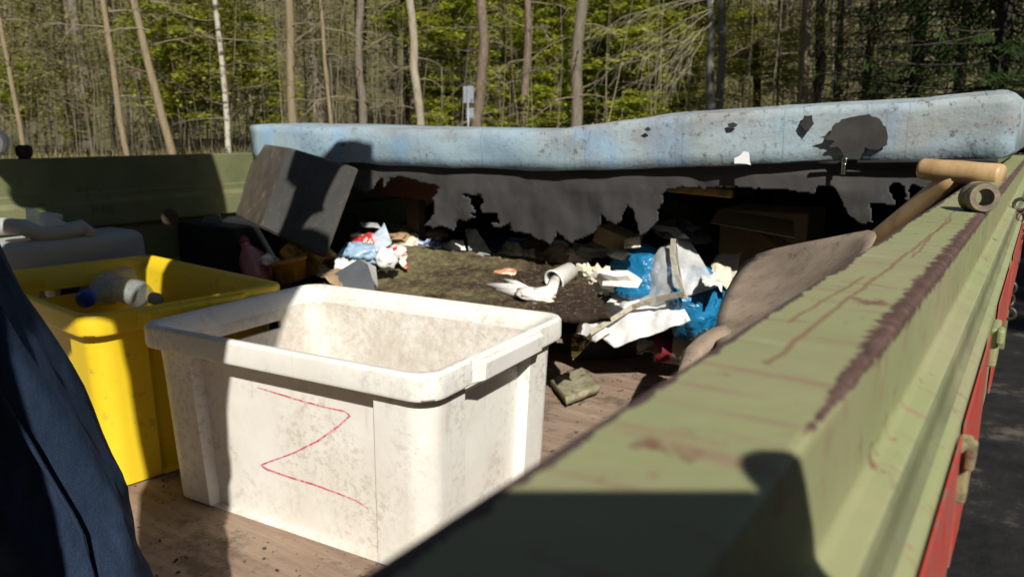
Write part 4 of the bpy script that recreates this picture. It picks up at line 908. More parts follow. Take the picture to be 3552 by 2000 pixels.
# jerrycan by the left board
CREAMD = dirty('dull_white_plastic', (.36, .37, .37), (.42, .43, .42), 6, (.28, .27, .24), 30, .6, .5, .4)
jc = thing('jerrycan', (-2.12, .98, BED), 'white plastic jerrycan with moulded handle behind the yellow crate', 'jerrycan')
def jz(vx, vy): return P(vx, vy, 'x', -2.08)
ztop = jz(150, 632).z
zt2 = jz(150, 596).z
MB().hexa([V(-2.215, .62, BED + .003), V(-2.05, .62, BED + .003), V(-2.05, 1.235, BED + .003), V(-2.215, 1.235, BED + .003)], [V(-2.215, .62, zt2), V(-2.05, .62, zt2), V(-2.05, 1.215, zt2), V(-2.215, 1.215, zt2)]).build('body', CREAMD, jc, bevel=.03, bevseg=4, smooth=True)
h0 = [jz(0, 568), jz(60, 572), jz(100, 588), jz(150, 586), jz(205, 572), jz(222, 585), jz(225, 605)]
MB().tube(h0, [.02, .021, .02, .021, .021, .02, .02], 12).build('handle', CREAMD, jc, True)
cpp = jz(146, 545)
MB().lathe([(.02, -.06), (.02, -.01), (.026, -.008), (.027, .012), (.024, .016)], V(-2.12, cpp.y, cpp.z - .01), (.1, .1, 1), 18).build('cap', dirty('cap_cream', (.5, .48, .4), (.55, .52, .45), 9, None), jc, True)
sheet('plastic_bag', [jz(70, 520), jz(140, 548), jz(225, 590), jz(60, 600)], 12, 12, .016, 23, MILKY, label='milky film draped over the jerrycan', cat='plastic bag')
# bucket lying on the left board
bk = P(-20, 372, 'x', XL - .02)
bu = thing('bucket', (bk.x, bk.y, HW), 'white plastic bucket tipped over on the left side board', 'bucket')
MB().lathe([(r_ * .62, h_ * .7) for r_, h_ in [(.05, -.10), (.052, -.10), (.062, 0), (.068, .0), (.068, .008), (.058, .008), (.047, -.09), (.001, -.09), (.001, -.1)]], V(bk.x - .02, bk.y, HW + .042), V(.75, -.6, -.05), 24).build('wall', WPLASTIC, bu, True)

# ------------------------------------------------------------------ people: a worker bending over the load, the photographer outside
E1 = V(SH.y, -SH.x, 0)
lr, lu, lf = RM @ V(1, 0, 0), RM @ V(0, -1, 0), RM @ V(0, 0, 1)
def sun_pt(a, c_, z): return E1 * a + SH * c_ + V(0, 0, z)
def skin_body(name, joints, edges, mat, parent, sub=2):
    me = bpy.data.meshes.new(name); org = WL[parent]
    me.from_pydata([tuple(Vector(j[0]) - org) for j in joints], edges, []); me.materials.append(mat)
    o = bpy.data.objects.new(name, me); C.objects.link(o); o.parent = parent; WL[o] = org
    sk = o.modifiers.new('skin', 'SKIN'); sk.use_smooth_shade = True
    if not me.skin_vertices: me.attributes.new('skin', 'FLOAT2', 'POINT')
    for i, j in enumerate(joints):
        r = j[1]; me.skin_vertices[0].data[i].radius = (r, r) if not hasattr(r, '__len__') else r
        me.skin_vertices[0].data[i].use_root = (i == 0)
    s2_ = o.modifiers.new('sub', 'SUBSURF'); s2_.levels = s2_.render_levels = sub
    return o
SKIN = dirty('skin', (.48, .29, .21), (.52, .33, .24), 20, None, rough=.55)
JACKET = dirty('dark_jacket', (.03, .035, .05), (.045, .05, .065), 12, None, rough=.85, bump=.4, bscale=30)
HAIR = dirty('brown_hair', (.05, .03, .018), (.08, .05, .03), 40, None, rough=.6)
m = Mat('denim', .9, .15)
weave = m.noise(1, 3, .6, m.mapv((1500, 1500, 420)))
c = m.ramp(m.noise(1, 5, .65, m.mapv((26, 26, 7))), [(.3, (.013, .024, .050)), (.55, (.025, .045, .088)), (.75, (.055, .085, .14))])
c = m.mix(m.ramp(weave, [(.5, 0.0), (.75, .35)]), c, (.10, .14, .21))
m.col(c); m.bump(m.math('ADD', m.math('MULTIPLY', weave, .4), m.noise(1, 4, .6, m.mapv((60, 60, 26)))), .4, .003); DENIM = m.m
wk = thing('person', (-.72, .33, BED), 'person in blue jeans bending over the load, only one leg in view', 'person')
def sab(a, b_, z): return E1 * a + SH * ((b_ - z * math.cos(SUN_EL)) / math.sin(SUN_EL)) + V(0, 0, z)
hipF, hipR = V(-.582, .108, .45), V(-.84, -.07, .47)
kneeF, footF = V(-.682, .285, -.32), V(-.735, .345, BED + .05)
kneeR, footR = V(-.98, -.16, -.22), V(-1.06, -.30, BED + .05)
pel = (hipF + hipR) / 2 + V(0, 0, .11); chest = sab(-.25, .98, .64); neck = sab(-.13, 1.2, .82); head = sab(-.045, 1.36, .93)
shl, el1, ha1 = sab(-.12, 1.03, .72), sab(-.283, .47, .33), sab(-.288, -.10, -.33)
shr, el2, ha2 = sab(-.38, 1.24, .84), sab(-.70, 1.40, .86), sab(-.86, 1.25, .70)
J = [(pel, .08), (pel.lerp(chest, .5), .11), (chest, .12), (neck, .055), (head.lerp(neck, .4), .075), (head, .085), (head + (head - neck).normalized() * .07, .06),
     (hipF, .07), (V(-.64, .17, -.05), .04), (kneeF, .042), (kneeF.lerp(footF, .5), .04), (footF, .038), (footF + V(.10, .12, -.02), .035),
     (hipR, .06), (kneeR, .055), (footR, .038), (footR + V(.1, .1, -.02), .035),
     (shl, .06), (el1, .042), (ha1, .035), (shr, .06), (el2, .042), (ha2, .035)]
E_ = [(0, 1), (1, 2), (2, 3), (3, 4), (4, 5), (5, 6), (0, 7), (7, 8), (8, 9), (9, 10), (10, 11), (11, 12), (0, 13), (13, 14), (14, 15), (15, 16), (2, 17), (17, 18), (18, 19), (2, 20), (20, 21), (21, 22)]
skin_body('body', J, E_, SKIN, wk)
JJ = [(pel, .10), (pel.lerp(chest, .5), .15), (chest, .165), (neck.lerp(chest, .25), .13), (shl, .085), (el1, .058), (ha1.lerp(el1, .1), .05), (shr, .11), (el2, .085), (ha2.lerp(el2, .15), .06)]
skin_body('jacket', JJ, [(0, 1), (1, 2), (2, 3), (2, 4), (4, 5), (5, 6), (2, 7), (7, 8), (8, 9)], JACKET, wk)
MB().blob(head + V(0, 0, .02), (.125, .125, .115), 5, .12, 3, 3).build('hair', HAIR, wk, True)
def trouser(path, rad, seed):
    n, K_ = 60, 40; b_ = MB(); vs_ = []
    pts = []
    for i in range(n + 1):
        t = i / n * (len(path) - 1); k = min(int(t), len(path) - 2); f_ = t - k
        f2 = f_ * f_ * (3 - 2 * f_)
        pts.append((path[k].lerp(path[k + 1], f_), rad[k] + (rad[k + 1] - rad[k]) * f2))
    for i, (p, r) in enumerate(pts):
        tt = (pts[min(i + 3, n)][0] - pts[max(i - 3, 0)][0]).normalized()
        s_ = tt.cross(V(0, 1, .3)).normalized(); u_ = s_.cross(tt).normalized()
        for k in range(K_):
            a = 2 * math.pi * k / K_; dd = s_ * math.cos(a) + u_ * math.sin(a)
            w_ = .013 * fbm((dd.x * 1.6 + seed, dd.y * 1.6, i * .055), 1, 3) + .011 * abs(fbm((dd.x * 2.5, dd.y * 2.5 + i * .12, seed + i * .05), 1, 2))
            w_ += .004 * math.sin(i * .42 + 2.5 * math.cos(a)) * (.5 + .5 * fbm((i * .1, k * .1, 3), 1))
            vs_.append(p + dd * (r + w_))
    fs_ = [(i * K_ + k, i * K_ + (k + 1) % K_, (i + 1) * K_ + (k + 1) % K_, (i + 1) * K_ + k) for i in range(n) for k in range(K_)]
    return b_.add(vs_, fs_)
lm = V(-.632, .176, -.05)
legF = [hipF + V(0, 0, .05), V(-.602, .13, .10), lm, kneeF, kneeF.lerp(footF, .55), footF]
jn = trouser(legF, [.10, .088, .064, .066, .066, .070], 1)
jn2 = trouser([hipR + V(0, 0, .05), hipR.lerp(kneeR, .5), kneeR, kneeR.lerp(footR, .5), footR], [.085, .085, .075, .075, .07], 7)
jn.add(jn2.v, jn2.f)
je = jn.build('jeans', DENIM, wk, True); je['label'] = 'dark blue denim trouser leg, creased, half in sun'
sm = []
for k in range(40):
    t_ = .5 + k / 39 * 3.4; k_ = min(int(t_), 4); p_ = legF[k_].lerp(legF[k_ + 1], t_ - k_); sm.append(p_ + (lr * .80 - lf * .6).normalized() * .071)
MB().tube(sm, .0018, 5, wob=.3).build('side_seam', DENIM, je, True)
for ft in (footF, footR):
    MB().blob(ft + V(.05, .05, -.015), (.13, .055, .045), 3, .08, 2, 3, Matrix.Rotation(.8, 3, 'Z')).build('shoe', BLACKRUB, wk, True)
w2 = thing('person', (-1.49, .54, BED), 'unseen person in dark work clothes, added to shade the left side board', 'person')  # standing figure added out of view to cast shade on the left board
cb = E1 * -.65 + SH * 1.45
def B2(da, dc, z): return cb + E1 * da + SH * dc + V(0, 0, z)
J = [(B2(-.03, -.08, .32), (.12, .10)), (B2(0, 0, .5), (.15, .11)), (B2(0, 0, .78), (.17, .12)), (B2(0, 0, .95), .06), (B2(0, .02, 1.04), .08), (B2(0, .02, 1.14), .07),
     (B2(.19, 0, .86), .075), (B2(.21, .03, .58), .06), (B2(.17, .16, .40), .045), (B2(-.19, 0, .86), .075), (B2(-.22, .03, .58), .06), (B2(-.17, .16, .40), .045),
     (B2(.05, -.14, .18), .075), (B2(.02, -.26, -.24), .055), (B2(.0, -.32, BED + .06), .045), (B2(-.10, -.10, .18), .08), (B2(-.14, -.2, -.24), .06), (B2(-.16, -.26, BED + .06), .045)]
skin_body('body', J, [(0, 1), (1, 2), (2, 3), (3, 4), (4, 5), (2, 6), (6, 7), (7, 8), (2, 9), (9, 10), (10, 11), (0, 12), (12, 13), (13, 14), (0, 15), (15, 16), (16, 17)], JACKET, w2)
# phone just behind the lens, and the photographer who holds it
def L3(r, u, f): return lr * r + lu * u + lf * f
ph = thing('phone', L3(0, -.055, -.01), 'black smartphone held over the side board', 'phone')
MB().hexa([L3(-.06, -.029, -.012), L3(.096, -.029, -.012), L3(.096, .044, -.012), L3(-.06, .044, -.012)], [L3(-.06, -.029, -.004), L3(.096, -.029, -.004), L3(.096, .044, -.004), L3(-.06, .044, -.004)]).build('body', BLACKRUB, ph, bevel=.003)
pg = thing('person', (.28, -.42, GRD), 'photographer standing on the ground outside the trailer holding the phone', 'person')
F = FWD
hd_ = L3(.03, .02, -.42); hd_.z = .02
ck = V(hd_.x, hd_.y, -.42) - F * .05; pv = V(hd_.x, hd_.y, -.72) - F * .03
shR, shL = V(hd_.x, hd_.y, -.27) + lr * .19, V(hd_.x, hd_.y, -.27) - lr * .19
haR = L3(.112, -.012, -.03); haL = L3(-.075, -.07, -.03)
J = [(pv, .14), (ck, .16), (V(hd_.x, hd_.y, -.2), .06), (hd_ - V(0, 0, .06), .075), (hd_ + V(0, 0, .03), .085), (hd_ + V(0, 0, .09), .06),
     (shR, .07), (shR + lr * .06 - V(0, 0, .25) + F * .08, .05), (haR - lf * .06 - V(0, 0, .03), .032), (haR, .034),
     (shL, .07), (shL - lr * .06 - V(0, 0, .25) + F * .08, .05), (haL - lf * .06 - V(0, 0, .03), .032), (haL, .026),
     (pv + lr * .1 - V(0, 0, .1), .09), (V(pv.x, pv.y, -1.15) + lr * .11, .06), (V(pv.x, pv.y, GRD + .06) + lr * .11, .045), (V(pv.x, pv.y, GRD + .04) + lr * .11 + F * .15, .04),
     (pv - lr * .1 - V(0, 0, .1), .09), (V(pv.x, pv.y, -1.15) - lr * .11, .06), (V(pv.x, pv.y, GRD + .06) - lr * .11, .045), (V(pv.x, pv.y, GRD + .04) - lr * .11 + F * .15, .04)]
E_ = [(0, 1), (1, 2), (2, 3), (3, 4), (4, 5), (1, 6), (6, 7), (7, 8), (8, 9), (1, 10), (10, 11), (11, 12), (12, 13), (0, 14), (14, 15), (15, 16), (16, 17), (0, 18), (18, 19), (19, 20), (20, 21)]
J += [(L3(.108, .02, -.035), .026), (L3(.114, .046, -.032), .018), (L3(.098, .056, -.022), .013), (L3(.085, .052, -.016), .011)]; E_ += [(9, 22), (22, 23), (23, 24), (24, 25)]
for k in range(4):                                    # right fingers over the end of the phone
    n0 = len(J); u0 = .036 - .017 * k
    J += [(L3(.116, u0, -.026), .0125), (L3(.114 + .004 * (k % 2), u0 + .008, -.014), .0115), (L3(.094, u0 + .010, -.010), .0095)]
    E_ += [(9, n0), (n0, n0 + 1), (n0 + 1, n0 + 2)]
skin_body('body', J, E_, JACKET, pg)

# ------------------------------------------------------------------ the wood
BARK = {}
def bark(name, a, b_, c_, sc=1.0, lich=None):
    m = Mat(name, .95, .1)
    v_ = m.mapv((14 * sc, 14 * sc, 2.2 * sc))
    col_ = m.ramp(m.noise(1, 6, .7, v_), [(.3, a), (.5, b_), (.7, c_)])
    if lich: col_ = m.mix(m.ramp(m.noise(3, 5, .7), [(.5, 0.0), (.62, .7)]), col_, lich)
    m.col(col_); m.bump(m.noise(1, 5, .7, v_), .7, .03); return m.m
B_TAN = bark('bark_tan', (.16, .12, .075), (.24, .185, .12), (.31, .25, .165), 1, (.2, .2, .12))
B_GREY = bark('bark_grey', (.10, .085, .065), (.17, .145, .115), (.23, .2, .165), 1, (.16, .16, .11))
B_BLUE = bark('bark_cool', (.085, .085, .075), (.15, .15, .135), (.22, .22, .2), 1, (.16, .18, .13))
B_DARK = bark('bark_dark', (.025, .021, .017), (.05, .042, .034), (.09, .075, .06))
B_MOT = bark('bark_mottled', (.07, .055, .04), (.17, .13, .10), (.27, .215, .17), 2.2, (.09, .09, .06))
B_PALE = bark('bark_pale', (.2, .165, .12), (.32, .28, .21), (.42, .38, .3), 1.6, (.2, .19, .13))
m = Mat('birch_bark', .8, .2)
c = m.ramp(m.noise(3, 4), [(.3, (.33, .30, .24)), (.7, (.50, .47, .40))])
c = m.mix(m.ramp(m.noise(1, 5, .7, m.mapv((4, 4, 9))), [(.52, 0.0), (.58, .95)]), c, (.05, .045, .04))
m.col(c); BIRCH = m.m
LEAF = translucent('young_leaves', [(.3, (.24, .28, .03)), (.55, (.38, .42, .045)), (.8, (.52, .53, .08))], .5, .25)
LEAF2 = translucent('dull_leaves', [(.3, (.17, .165, .045)), (.55, (.26, .245, .07)), (.8, (.34, .31, .1))], .45, .25)
NEEDLE = translucent('spruce_needles', [(.3, (.012, .028, .008)), (.55, (.025, .05, .012)), (.8, (.06, .085, .02))], .2, .8)
TWIG = dirty('twigs', (.18, .15, .10), (.30, .25, .175), .5, None, rough=.95, bump=0)
PALETWIG = dirty('pale_twigs', (.22, .195, .13), (.3, .27, .19), .5, None, rough=.95, bump=0)

def place(vx, d):
    """ground point at forward distance d under picture column vx"""
    r = ray(vx, 330); k = d / (r.x * FWD.x + r.y * FWD.y); x, y = r.x * k, r.y * k
    return V(x, y, terr(x, y))
def leaf_quads(b_, p, n, size, spread, rnd, flat=.4):
    for _ in range(n):
        q_ = p + V(rnd.gauss(0, spread), rnd.gauss(0, spread), rnd.gauss(0, spread * flat))
        a = rnd.uniform(0, 6.28); t = rnd.gauss(0, .45); s_ = size * rnd.uniform(.6, 1.3)
        e1 = V(math.cos(a), math.sin(a), t * .6).normalized() * s_
        e2 = V(-math.sin(a), math.cos(a), rnd.gauss(0, .5)).normalized() * s_ * .62
        b_.add([q_ - e1, q_ - e2, q_ + e1, q_ + e2], [(0, 1, 2, 3)])
def crown_mesh(name, seed, R, H, nb, nl, size, flat=.35, mat=LEAF, z0=0.0):
    """layered leafy crown: sprays strung along outward branches; local coordinates, base at z0"""
    rnd = random.Random(seed); b_ = MB()
    for i in range(nb):
        h = z0 + H * rnd.random(); a = rnd.uniform(0, 6.28); L_ = R * rnd.uniform(.45, 1.0) * (1 - .55 * abs((h - z0) / H - .4))
        for k in range(4):
            t = .3 + .7 * (k + rnd.random() * .6) / 4
            p = V(math.cos(a) * L_ * t, math.sin(a) * L_ * t, h + .18 * L_ * t - .16 * L_ * t * t)
            leaf_quads(b_, p, nl, size, .16 * R * (.5 + .5 * rnd.random()), rnd, flat)
    me = bpy.data.meshes.new(name); me.from_pydata([tuple(v) for v in b_.v], [], b_.f); me.materials.append(mat)
    return me
def limb_mesh(name, seed, n, L, r0, mat, droop=.1, z0=.0, z1=1.0):
    rnd = random.Random(seed); b_ = MB()
    for i in range(n):
        z = rnd.uniform(z0, z1); a = rnd.uniform(0, 6.28); l_ = L * rnd.uniform(.4, 1.0); rr_ = r0 * rnd.uniform(.5, 1)
        p = V(0, 0, z); pts = [p]; dv = V(math.cos(a), math.sin(a), rnd.uniform(-.1, .5)).normalized()
        for k in range(5):
            dv = (dv + V(rnd.gauss(0, .16), rnd.gauss(0, .16), rnd.gauss(-droop, .14))).normalized(); p = p + dv * l_ / 5; pts.append(p)
            if k > 0:
                for _ in range(2):
                    sd_ = (dv + V(rnd.gauss(0, .7), rnd.gauss(0, .7), rnd.gauss(0, .5))).normalized()
                    b_.tube([p, p + sd_ * l_ * .14, p + (sd_ + V(0, 0, -.2)) * l_ * .3], [rr_ * .35, rr_ * .25, rr_ * .1], 3, False)
        b_.tube(pts, [rr_ * (1 - .8 * k / 5) for k in range(6)], 4, False)
    me = bpy.data.meshes.new(name); me.from_pydata([tuple(v) for v in b_.v], [], b_.f); me.materials.append(mat)
    return me
TOPCROWN = [crown_mesh('top_crown', 40 + k, 2.6, 6.5, 70, 9, .12, .5, LEAF2) for k in range(2)]
LIMBS = [limb_mesh('limbs', 60 + k, 16, 2.2, .03, TWIG, .06, 1.5, 9.0) for k in range(3)]
BUSH = [crown_mesh('bush', 70 + k, 1.5, 2.8, 85, 15, .08, .3, LEAF) for k in range(4)]
BUSHD = [crown_mesh('bush_dull', 80 + k, 1.5, 2.8, 60, 9, .05, .4, LEAF2) for k in range(2)]
def link_child(name, me, parent, off, s=1.0, rz=0.0):
    o = bpy.data.objects.new(name, me); C.objects.link(o); o['kind'] = 'stuff'; o.parent = parent; o.location = off; o.scale = (s, s, s) if not hasattr(s, '__len__') else s; o.rotation_euler = (0, 0, rz)
    return o
rt = random.Random(7)
def tree(vxt, vxb, wpx, d, mat, label, group=None, limbs=True, crown=True, height=16, wig=.012, bare=True):
    p = place(vxb, d); depth = d / 1.0
    rad = wpx / 2 / 1950 * depth * 1.02
    # lean so that the trunk meets picture column vxt at the top of the frame
    rt_ = ray(vxt, 0); k = d / (rt_.x * FWD.x + rt_.y * FWD.y); ptop = rt_ * k
    dz = ptop.z - p.z; lx, ly = (ptop.x - p.x) / dz, (ptop.y - p.y) / dz
    root = thing('tree', p, label, 'tree', group)
    pts, rr_ = [], []
    sd_ = rt.uniform(0, 99); nseg = 22
    for i in range(nseg + 1):
        h = -.15 + (height + .15) * i / nseg; kk = h if h < dz else dz + (h - dz) * .35
        w_ = wig * h * .0 + rad * 1.1 * fbm((h * .45, sd_, 0), 1, 2); w2_ = rad * .9 * fbm((h * .45, sd_, 7), 1, 2)
        pts.append(p + V(lx * kk + w_, ly * kk + w2_, h)); rr_.append(rad * (1.25 if i == 0 else 1.0) * (1 - .55 * i / nseg))
    MB().tube(pts, rr_, 10, wob=.14, seed=sd_).build('trunk', mat, root, True)
    if limbs: link_child('limbs', rt.choice(LIMBS), root, V(lx * 2, ly * 2, 0), rt.uniform(.7, 1.1), rt.uniform(0, 6.28))
    if crown: link_child('crown', rt.choice(TOPCROWN), root, pts[-1] - p - V(0, 0, 4.2), rt.uniform(.8, 1.2), rt.uniform(0, 6.28))
    return root
main = [
 (-8, 58, 12, 21, B_TAN, 'thin pale bent tree beyond the white bucket'),
 (182, 218, 28, 33, B_GREY, 'broad hazy grey trunk standing behind the pale bent tree'),
 (258, 316, 15, 22, B_TAN, 'slim leaning tree with bare side branches'),
 (338, 432, 20, 21, B_TAN, 'strongly leaning tan tree at the wood edge'),
 (540, 578, 14, 20, BIRCH, 'white birch with black marks'),
 (728, 743, 22, 22, B_TAN, 'straight smooth tan trunk right of the birch'),
 (776, 812, 20, 29, B_GREY, 'grey brown trunk close behind the straight tan one'),
 (806, 834, 10, 23, B_TAN, 'very slim tan tree next to the grey brown trunk'),
 (903, 912, 22, 27, B_GREY, 'straight grey trunk with brushwood round it'),
 (1028, 1063, 22, 23, B_PALE, 'crooked whitish trunk near the road sign'),
 (1012, 1030, 13, 30, B_DARK, 'thin dark trunk half behind the crooked whitish one'),
 (1160, 1178, 18, 31, B_DARK, 'dark trunk directly behind the road sign'),
 (1212, 1203, 28, 24, B_MOT, 'thick mottled trunk right beside the road sign'),
 (1328, 1316, 20, 25, B_MOT, 'mottled brown trunk among bright young leaves'),
 (1342, 1338, 14, 30, B_DARK, 'dark thin trunk touching the mottled brown one'),
 (1462, 1447, 30, 24, B_GREY, 'thick grey brown trunk with knots on its bark'),
 (1386, 1372, 8, 34, B_DARK, 'thin black pole-like tree among young leaves'),
 (1786, 1792, 20, 23, B_BLUE, 'cool grey trunk, left one of the twin stems'),
 (1817, 1812, 20, 23.5, B_BLUE, 'cool grey trunk, right one of the twin stems'),
 (1905, 1898, 20, 31, B_DARK, 'dark snag between the twin stems and the pale trunk'),
 (2034, 2012, 28, 24, B_TAN, 'pale blotchy thick trunk before the spruces'),
 (2066, 2052, 26, 26, B_DARK, 'dark thick trunk close behind the pale blotchy one'),
 (2118, 2098, 20, 29, B_DARK, 'dark trunk at the edge of the spruces'),
 (1655, 1640, 12, 33, B_DARK, 'thin dark trunk behind the hanging pale twigs'),
]
TREES = [tree(*a) for a in main]
# poles further in: alike
for k in range(70):
    vx = rt.uniform(-60, 2640); d = rt.uniform(31, 56); mt_ = rt.choice([B_GREY, B_TAN, B_GREY, B_DARK, B_MOT]) if vx < 1500 else rt.choice([B_DARK, B_DARK, B_GREY])
    w_ = rt.uniform(5, 13); nm = {'bark_tan': 'tan', 'bark_grey': 'grey', 'bark_dark': 'dark', 'bark_mottled': 'mottled brown'}[mt_.name]
    tree(vx + rt.uniform(-14, 14), vx, w_, d, mt_, 'slender ' + nm + ' pole tree deeper in the wood', 'slender %s trees deeper in the wood' % nm, limbs=k % 2 == 0, crown=k % 2 == 0, height=17)
# young leafy trees
YT = [(470, 26, 1.35, 0, 1.2), (420, 29, 1.3, 1, 3.0), (620, 28, 1.1, 2, 2.2), (500, 30, 1.5, 1, 4.6), (190, 27, .45, 0, .6), (1000, 30, 1.0, 3, 4.0), (1110, 27, 1.25, 1, 3.6), (1110, 28, .9, 2, 1.6), (1120, 29, .8, 0, .4), (1260, 28, 1.1, 3, .3), (1270, 30, 1.2, 0, 2.9),
      (1385, 27, 1.0, 1, 3.4), (1395, 26, .85, 2, 1.9), (1370, 25, .85, 0, .1), (1530, 28, 1.2, 3, 1.0), (1560, 27, 1.3, 2, 2.7), (1620, 29, 1.3, 1, .3), (1700, 29, 1.4, 0, 3.2), (1690, 30, 1.2, 2, 1.0), (1510, 29, 1.3, 0, 4.6), (1180, 31, 1.3, 0, 4.8), (1360, 32, 1.4, 3, 5.0), (1750, 30, 1.1, 1, 4.6), (1850, 31, 1.0, 2, 3.0), (1960, 31, .8, 0, 2.6), (1640, 33, 1.6, 3, 5.0),
      (1600, 25, .9, 2, -.2), (1460, 31, 1.2, 1, .2), (1080, 26, .7, 3, -.2), (700, 29, 1.0, 0, .4), (60, 27, .8, 2, 1.2)]
for k, (vx, d, s, i, h) in enumerate(YT):
    p = place(vx, d)
    nb_ = min(main, key=lambda a_: abs(a_[1] - vx)); w_ = nb_[5]
    w_ = ' '.join(w_.split()[:5]) if len(w_.split()) > 7 else w_
    hg_ = 'tall' if h > 3 else ('low' if h < 1 else 'middling')
    t2 = thing('young_tree', p, '%s young yellow green beech by the %s' % (hg_, w_), 'tree', '%s young beech by the %s' % (hg_, w_))
    MB().tube([p - V(0, 0, .1), p + V(.05, .02, h * .5 + .6), p + V(.1, -.05, h + 2.2 * s)], [.035, .028, .01], 6).build('trunk', B_GREY, t2, True)
    link_child('crown', BUSH[i], t2, V(0, 0, h), (s, s, s * .9), rt.uniform(0, 6.28))
for k in range(21):
    vx = rt.uniform(-40, 900) if k < 14 else rt.uniform(1750, 2300); d = rt.uniform(24, 34); h = rt.uniform(-.3, 5.0); s = rt.uniform(.8, 1.5); p = place(vx, d)
    t2 = thing('young_tree', p, 'sparse shrub with dull olive buds among the bare trees', 'shrub', 'sparse olive shrubs')
    MB().tube([p - V(0, 0, .1), p + V(.05, .05, h * .5 + .6), p + V(-.1, .05, h + 2 * s)], [.03, .024, .008], 6).build('trunk', B_GREY, t2, True)
    link_child('crown', BUSHD[k % 2], t2, V(0, 0, h), s, rt.uniform(0, 6.28))
# pale hanging twigs of the twin stem
b = MB(); rb = random.Random(3); p0t = WL[TREES[17]]; dd_ = 17.0
def at(vx, vy, d): r = ray(vx, vy); return r * (d / (r.x * FWD.x + r.y * FWD.y))
for (x0, y0, x1, y1, x2, y2) in [(1790, 20, 1700, 55, 1600, 110), (1790, 30, 1690, 90, 1590, 150), (1790, 60, 1700, 110, 1620, 160), (1770, 70, 1720, 130, 1590, 215), (1760, 80, 1725, 150, 1640, 178), (1770, 90, 1735, 170, 1690, 218), (1800, -20, 1700, 20, 1560, 60), (1740, 120, 1700, 180, 1655, 225), (1720, 60, 1650, 100, 1560, 140), (1740, 95, 1650, 140, 1540, 175), (1750, -10, 1600, 30, 1500, 80), (1730, 150, 1715, 190, 1680, 215)]:
    a_, m_, e_ = at(x0, y0, dd_ + 1), at(x1, y1, dd_), at(x2, y2, dd_ - .5)
    pts = []
    for k in range(9):
        t = k / 8; q_ = a_ * (1 - t) ** 2 + m_ * 2 * t * (1 - t) + e_ * t * t; pts.append(q_ + V(rb.gauss(0, .03), rb.gauss(0, .03), rb.gauss(0, .03)))
    b.tube(pts, [.0085 * (1 - .75 * k / 8) for k in range(9)], 4, False)
    for k in range(2, 9):
        for _ in range(2):
            q_ = pts[k]; v_ = (pts[k] - pts[k - 1]).normalized() * rb.uniform(.2, .6) + V(rb.gauss(0, .1), rb.gauss(0, .1), rb.gauss(-.14, .1))
            b.tube([q_, q_ + v_ * .5, q_ + v_ + V(0, 0, -.06)], [.0035, .0025, .0015], 3, False)
a_ = at(1790, 10, dd_ + 1)
b.tube([p0t + V(0, 0, 4.3), p0t.lerp(a_, .5) + V(0, 0, 2.4), a_], [.03, .022, .016], 5, False)
o = b.build('branch', PALETWIG, TREES[17]); o['label'] = 'pale bare hanging twigs'; o['kind'] = 'stuff'
# spruces, dark, right
def spruce(vx, d, H, z0, seed, label, R=3.2, lean=0):
    p = place(vx, d); t2 = thing('spruce', p, label, 'tree', 'dark spruces'); rnd = random.Random(seed)
    MB().tube([p - V(0, 0, .1), p + V(0, 0, H * .5), p + V(0, 0, H)], [.16, .11, .02], 8, wob=.1).build('trunk', B_DARK, t2, True)
    br, nd = MB(), MB()
    z = z0
    while z < H:
        for k in range(4):
            a = rnd.uniform(0, 6.28); L_ = R * (1 - z / H) * rnd.uniform(.6, 1.05) + .2; pts = []
            q_ = p + V(0, 0, z); sl_ = rnd.uniform(-.35, -.05)
            for j in range(7):
                t = j / 6; w_ = q_ + V(math.cos(a) * L_ * t, math.sin(a) * L_ * t, L_ * (sl_ * t + .22 * t * t)); pts.append(w_)
                if j > 0:
                    for _ in range(9):
                        c_ = w_ + V(rnd.gauss(0, .13), rnd.gauss(0, .13), rnd.gauss(-.08, .05)); a2 = a + rnd.choice((-1, 1)) * rnd.uniform(.4, 1.1); l2 = rnd.uniform(.1, .26)
                        e1 = V(math.cos(a2), math.sin(a2), rnd.uniform(-.9, -.1)) * l2; e2 = V(-math.sin(a2), math.cos(a2), rnd.uniform(-.3, .3)) * .022
                        nd.add([c_ - e2, c_ + e2, c_ + e1 + e2 * .3, c_ + e1 - e2 * .3], [(0, 1, 2, 3)])
            br.tube(pts, [.022 * (1 - .8 * j / 6) for j in range(7)], 4, False)
        z += rnd.uniform(.16, .32)
    br.build('branches', B_DARK, t2)['kind'] = 'stuff'; nd.build('needles', NEEDLE, t2)['kind'] = 'stuff'
spruce(2495, 13.5, 14, .8, 1, 'dark spruce with a thick black trunk behind the end of the mattress', 3.4)
spruce(2290, 19, 15, .9, 2, 'dark dense spruce right of the pale blotchy trunk', 3.4)
spruce(2400, 22, 16, .6, 3, 'spruce filling the gap between the two dark ones', 3.6)
spruce(2170, 27, 16, .6, 4, 'spruce behind the dark thick trunk', 3.2)
spruce(2610, 18, 15, .6, 6, 'spruce standing past the black trunk', 3.2)
